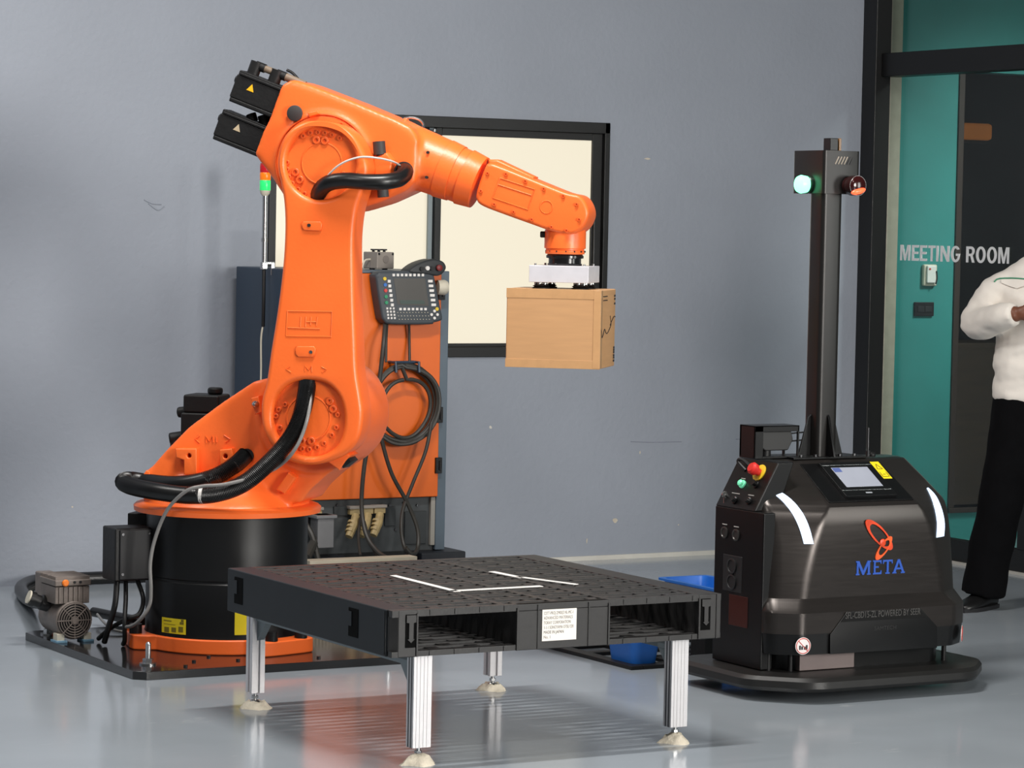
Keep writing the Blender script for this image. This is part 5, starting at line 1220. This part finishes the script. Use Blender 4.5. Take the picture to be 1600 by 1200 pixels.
def bin_(x0, y0, w_, d_, z0, h, label, lip=.012):
    t = thing('blue_bin', label, 'bin', (x0 + w_ / 2, y0 + d_ / 2, z0), group='blue plastic bins behind the pallet')
    def rr(z, g, r=.03): return [Vector((p.x, p.y, z)) for p in rpoly([(x0 - g, y0 + d_ + g), (x0 - g, y0 - g), (x0 + w_ + g, y0 - g), (x0 + w_ + g, y0 + d_ + g)], [r] * 4, 5)]
    mb = MB(); rings = [rr(z0, -.012), rr(z0 + h, 0), rr(z0 + h, lip), rr(z0 + h + .008, lip), rr(z0 + h + .008, -.004), rr(z0 + .006, -.016)]
    n = len(rings[0]); vs = [p for r in rings for p in r]; fs = []
    for k in range(len(rings) - 1): fs += [(k * n + i, k * n + (i + 1) % n, (k + 1) * n + (i + 1) % n, (k + 1) * n + i) for i in range(n)]
    fs += [tuple(range(n - 1, -1, -1)), tuple((len(rings) - 1) * n + i for i in range(n))]
    mb.add(vs, fs).build('bin_shell', BLUEBIN, t)
    box('bin_handle', (x0 + w_ * .3, y0 - lip - .006, z0 + h - .012), (x0 + w_ * .7, y0 - lip + .004, z0 + h + .004), BLUEBIN, t, .002)
bin_(5.475, 8.665, .125, .19, .014, .105, 'small blue bin seen under the black pallet')
bin_(6.10, 9.06, .20, .40, .12, .075, 'blue tray peeping over the pallet beside the mobile robot', .016)

# ================================================================== the person at the right edge
PS = 385.
pc0 = PZ(1520, 952, 0) + (_rz @ Vector((1, 0, 0))) * ((1622 - 1520) / PS)
PERSON_LOC = (pc0.x, pc0.y, 0)
def ringz(c, rx, ry, n=20, tilt=None):
    pts = []
    for i in range(n):
        t = 2 * PI * i / n; p = Vector((rx * math.cos(t), ry * math.sin(t), 0))
        if tilt is not None: p = tilt @ p
        pts.append(Vector(c) + p)
    return pts
SKIN = mat('brown_skin', (112, 66, 46), .5, var=.06, scale=20)
body = MB()
# torso, neck and head
body.loft([ringz((0, 0, z), rx, ry) for z, rx, ry in ((.80, .15, .10), (.90, .165, .105), (1.02, .15, .10), (1.2, .15, .10), (1.34, .14, .085), (1.40, .09, .06), (1.45, .058, .058), (1.53, .055, .058))])
body.ell((0, -.012, 1.63), (.074, .094, .118), 24); body.ell((0, -.03, 1.575), (.058, .07, .06), 18); body.ell((0, -.108, 1.615), (.014, .02, .028), 10)
body.ell((-.077, .0, 1.62), (.014, .026, .034), 10); body.ell((.077, .0, 1.62), (.014, .026, .034), 10)
body.ell((0, -.09, 1.573), (.024, .012, .009), 10); body.ell((-.03, -.088, 1.64), (.016, .010, .009), 10); body.ell((.03, -.088, 1.64), (.016, .010, .009), 10)
ARM_R = [(-.145, .01, 1.35), (-.215, .03, 1.28), (-.285, .03, 1.155), (-.22, -.12, 1.185), (-.150, -.20, 1.215)]
ARM_L = [(.145, .01, 1.35), (.22, .03, 1.28), (.275, .03, 1.15), (.20, -.13, 1.17), (.115, -.21, 1.195)]
body.tube(cat(ARM_R, 6, False), [.042] * 12 + [.038 - .006 * i / 12 for i in range(13)], 12)
body.tube(cat(ARM_L, 6, False), [.042] * 12 + [.038 - .006 * i / 12 for i in range(13)], 12)
def hand(w0, fdir, up, sgn):
    w0 = Vector(w0); f_ = Vector(fdir).normalized(); u_ = Vector(up).normalized(); n_ = f_.cross(u_).normalized() * sgn
    c_ = w0 + f_ * .05
    Rm = Matrix((f_, n_, u_)).transposed()
    body.ell(c_, (.052, .019, .043), 16, Rm); body.ell(w0 + f_ * .008, (.03, .022, .028), 12, Rm)
    for i, ln in enumerate((.066, .074, .070, .055)):
        b0 = c_ + f_ * .036 + u_ * (.030 - .0205 * i)
        k1 = b0 + f_ * ln * .45 + n_ * .006; k2 = k1 + f_ * ln * .22 + n_ * ln * .34; k3 = k2 - f_ * ln * .12 + n_ * ln * .26
        body.tube(cat([b0, k1, k2, k3], 4, False), .0092, 8)
    t0 = w0 + f_ * .03 + u_ * .035; body.tube(cat([t0, t0 + f_ * .03 + u_ * .022 + n_ * .012, t0 + f_ * .062 + u_ * .016 + n_ * .028], 4, False), .0105, 8)
hand((-.145, -.205, 1.217), (1, -.25, .06), (0, -.15, 1), 1)
hand((.112, -.212, 1.197), (-1, -.1, -.1), (0, -.2, 1), -1)
LEG_R = [(-.10, .0, .86), (-.125, -.02, .68), (-.165, -.035, .47), (-.197, .0, .26), (-.22, .02, .06)]
LEG_L = [(.10, .0, .86), (.11, .0, .68), (.12, -.01, .47), (.125, .03, .26), (.13, .05, .06)]
for lg in (LEG_R, LEG_L): body.tube(cat(lg, 5, False), [.075 - .035 * i / 20 for i in range(21)], 12)
PEo_ = MB(); 
person = body.build('person', SKIN, None, local=True, remesh=.0065, relax=3, smooth=0)
person.data.shade_smooth()
person.location = PERSON_LOC; person.rotation_euler = (0, 0, -TH)
tag(person, 'person in white jacket and black trousers at the glass door', 'person')
JK = mat('off_white_jacket', (226, 219, 210), .75, var=.03, scale=6, bump=.25, bscale=14)
j = MB()
j.loft([ringz((0, 0, z), rx, ry, 28) for z, rx, ry in ((.855, .205, .13), (.875, .212, .138), (.90, .208, .135), (.93, .205, .135), (1.0, .212, .145), (1.08, .203, .142), (1.18, .198, .14), (1.28, .195, .135), (1.35, .18, .118), (1.40, .155, .098), (1.435, .10, .08), (1.455, .082, .078))])
j.lathe((0, -.005, 1.43), (0, .08, 1), [(0, .085), (.05, .078), (.055, .07), (.0, .066)], 24)
def sleeve(pts): j.tube(cat(pts, 6, False), [.078, .077, .075, .074, .072, .071, .070, .069, .068, .067, .067, .068, .070, .069, .067, .065, .063, .061, .059, .057, .055, .053, .051, .049, .047], 16)
sleeve([(-.10, .005, 1.345), (-.21, .03, 1.28), (-.275, .03, 1.165), (-.215, -.12, 1.19), (-.158, -.192, 1.212)])
sleeve([(.10, .005, 1.345), (.215, .03, 1.28), (.268, .03, 1.16), (.20, -.125, 1.175), (.125, -.20, 1.193)])
jo = j.build('jacket', JK, person, local=True, remesh=.010, relax=4, smooth=0); jo.data.shade_smooth()
# soft folds
rn = random.Random(5)
from mathutils import noise as mnoise
for v in jo.data.vertices:
    q = v.co; a = mnoise.noise(Vector((q.x * 9, q.y * 9, q.z * 16))) * .009 + mnoise.noise(Vector((q.x * 20 + 4, q.y * 20, q.z * 34))) * .0045
    v.co = q + v.normal * a
bm = bmesh.new(); bm.from_mesh(jo.data); bm.transform(Matrix.LocRotScale(person.location, person.rotation_euler, None)); BJ = BVHTree.FromBMesh(bm); bm.free()
PI_ = Matrix.LocRotScale(person.location, person.rotation_euler, None).inverted()
def jhit(u, v, off=.003):
    loc, nor, i, d = BJ.ray_cast(CAM, ray(u, v).normalized())
    return None if loc is None else PI_ @ (loc + nor * off)
pts = [p for p in (jhit(*q) for q in ((1553, 441), (1557, 437), (1562, 435.5), (1570, 435), (1580, 435), (1590, 435.3), (1600, 436), (1610, 437), (1620, 438), (1640, 438))) if p]
MB().tube(pts, .0028, 6).build('green_piping', mat('green_piping', (52, 140, 104), .6), jo, local=True)
fl1 = [(1564 + i * 6, 438) for i in range(9)]; fl2 = [(1564 + i * 6, 443 + 8 * (1 - abs(i - 4) / 4)) for i in range(9)]
vs = []; fs = []
for a_, b_ in zip(fl1, fl2):
    A_, B_ = jhit(*a_, .004), jhit(*b_, .007)
    if A_ and B_: vs += [A_, B_, B_ + Vector((0, .006, 0)), A_ + Vector((0, .006, 0))]
nseg = len(vs) // 4
for i in range(nseg - 1):
    for q in range(4): fs.append((i * 4 + q, i * 4 + (q + 1) % 4, i * 4 + 4 + (q + 1) % 4, i * 4 + 4 + q))
fs += [(3, 2, 1, 0), ((nseg - 1) * 4, (nseg - 1) * 4 + 1, (nseg - 1) * 4 + 2, (nseg - 1) * 4 + 3)]
MB().add(vs, fs).build('pocket_flap', JK, jo, local=True)
MB().tube([(0, -.142, .87), (0, -.15, 1.0), (0, -.146, 1.15), (0, -.14, 1.28), (0, -.115, 1.38)], .003, 6).build('zip', mat('zip_grey', (190, 186, 180), .5), jo, local=True)
t_ = MB()
t_.loft([ringz((0, 0, z), rx, ry, 24) for z, rx, ry in ((.76, .175, .115), (.80, .19, .12), (.86, .19, .122), (.92, .178, .115))])
for lg in (LEG_R, LEG_L):
    pp = cat(lg, 5, False); t_.tube(pp, [.112 - .022 * min(1, i / 12) for i in range(len(pp))], 16)
to = t_.build('trousers', mat('black_trousers', (8, 8, 10), .95, var=.15, scale=20, spec=.1), person, local=True, remesh=.011, relax=4, smooth=0); to.data.shade_smooth()
for v in to.data.vertices:
    q = v.co; v.co = q + v.normal * (mnoise.noise(Vector((q.x * 8, q.y * 8, q.z * 9))) * .008)
def shoe(c_, yaw):
    Rm = Matrix.Rotation(yaw, 3, 'Z'); mb = MB(); rings = []
    for t, wd, h in ((-.09, .028, .07), (-.06, .038, .085), (0, .042, .085), (.06, .046, .062), (.11, .046, .048), (.15, .036, .036), (.17, .018, .028)):
        rings.append([Vector(c_) + Rm @ Vector((wd * math.cos(a_), -t, max(.0, h * .5 + h * .5 * math.sin(a_)))) for a_ in [2 * PI * i / 16 for i in range(16)]])
    mb.loft(rings); o = mb.build('shoe', mat('black_shoe', (16, 16, 17), .4), person, local=True, smooth=60)
    sole = MB(); sole.prism([tuple((Vector(c_) + Rm @ Vector((x, -y, 0))).xy) for x, y in ((-.03, -.093), (.03, -.093), (.044, -.04), (.05, .06), (.046, .12), (.02, .178), (-.02, .178), (-.046, .12), (-.05, .06), (-.044, -.04))], lambda a_, b_, d: Vector((a_, b_, d)), 0, .016); sole.build('shoe_sole', INK, o, local=True)
shoe((-.225, .02, 0), R(-38)); shoe((.135, .05, 0), R(20))
hr = MB(); hr.ell((0, .012, 1.655), (.083, .098, .11), 24); hr.ell((0, .04, 1.60), (.078, .075, .08), 18)
ho = hr.build('hair', mat('black_hair', (18, 15, 14), .6, bump=.5, bscale=120), person, local=True, remesh=.008, relax=2, smooth=0); ho.data.shade_smooth()
for v in ho.data.vertices:
    if v.co.y < -.055 and v.co.z < 1.70: v.co.y = -.055
for x in (-.03, .03): MB().ell((x, -.0955, 1.64), (.010, .005, .006), 10).build('eye', mat('eye_white', (225, 220, 215), .3), person, local=True)
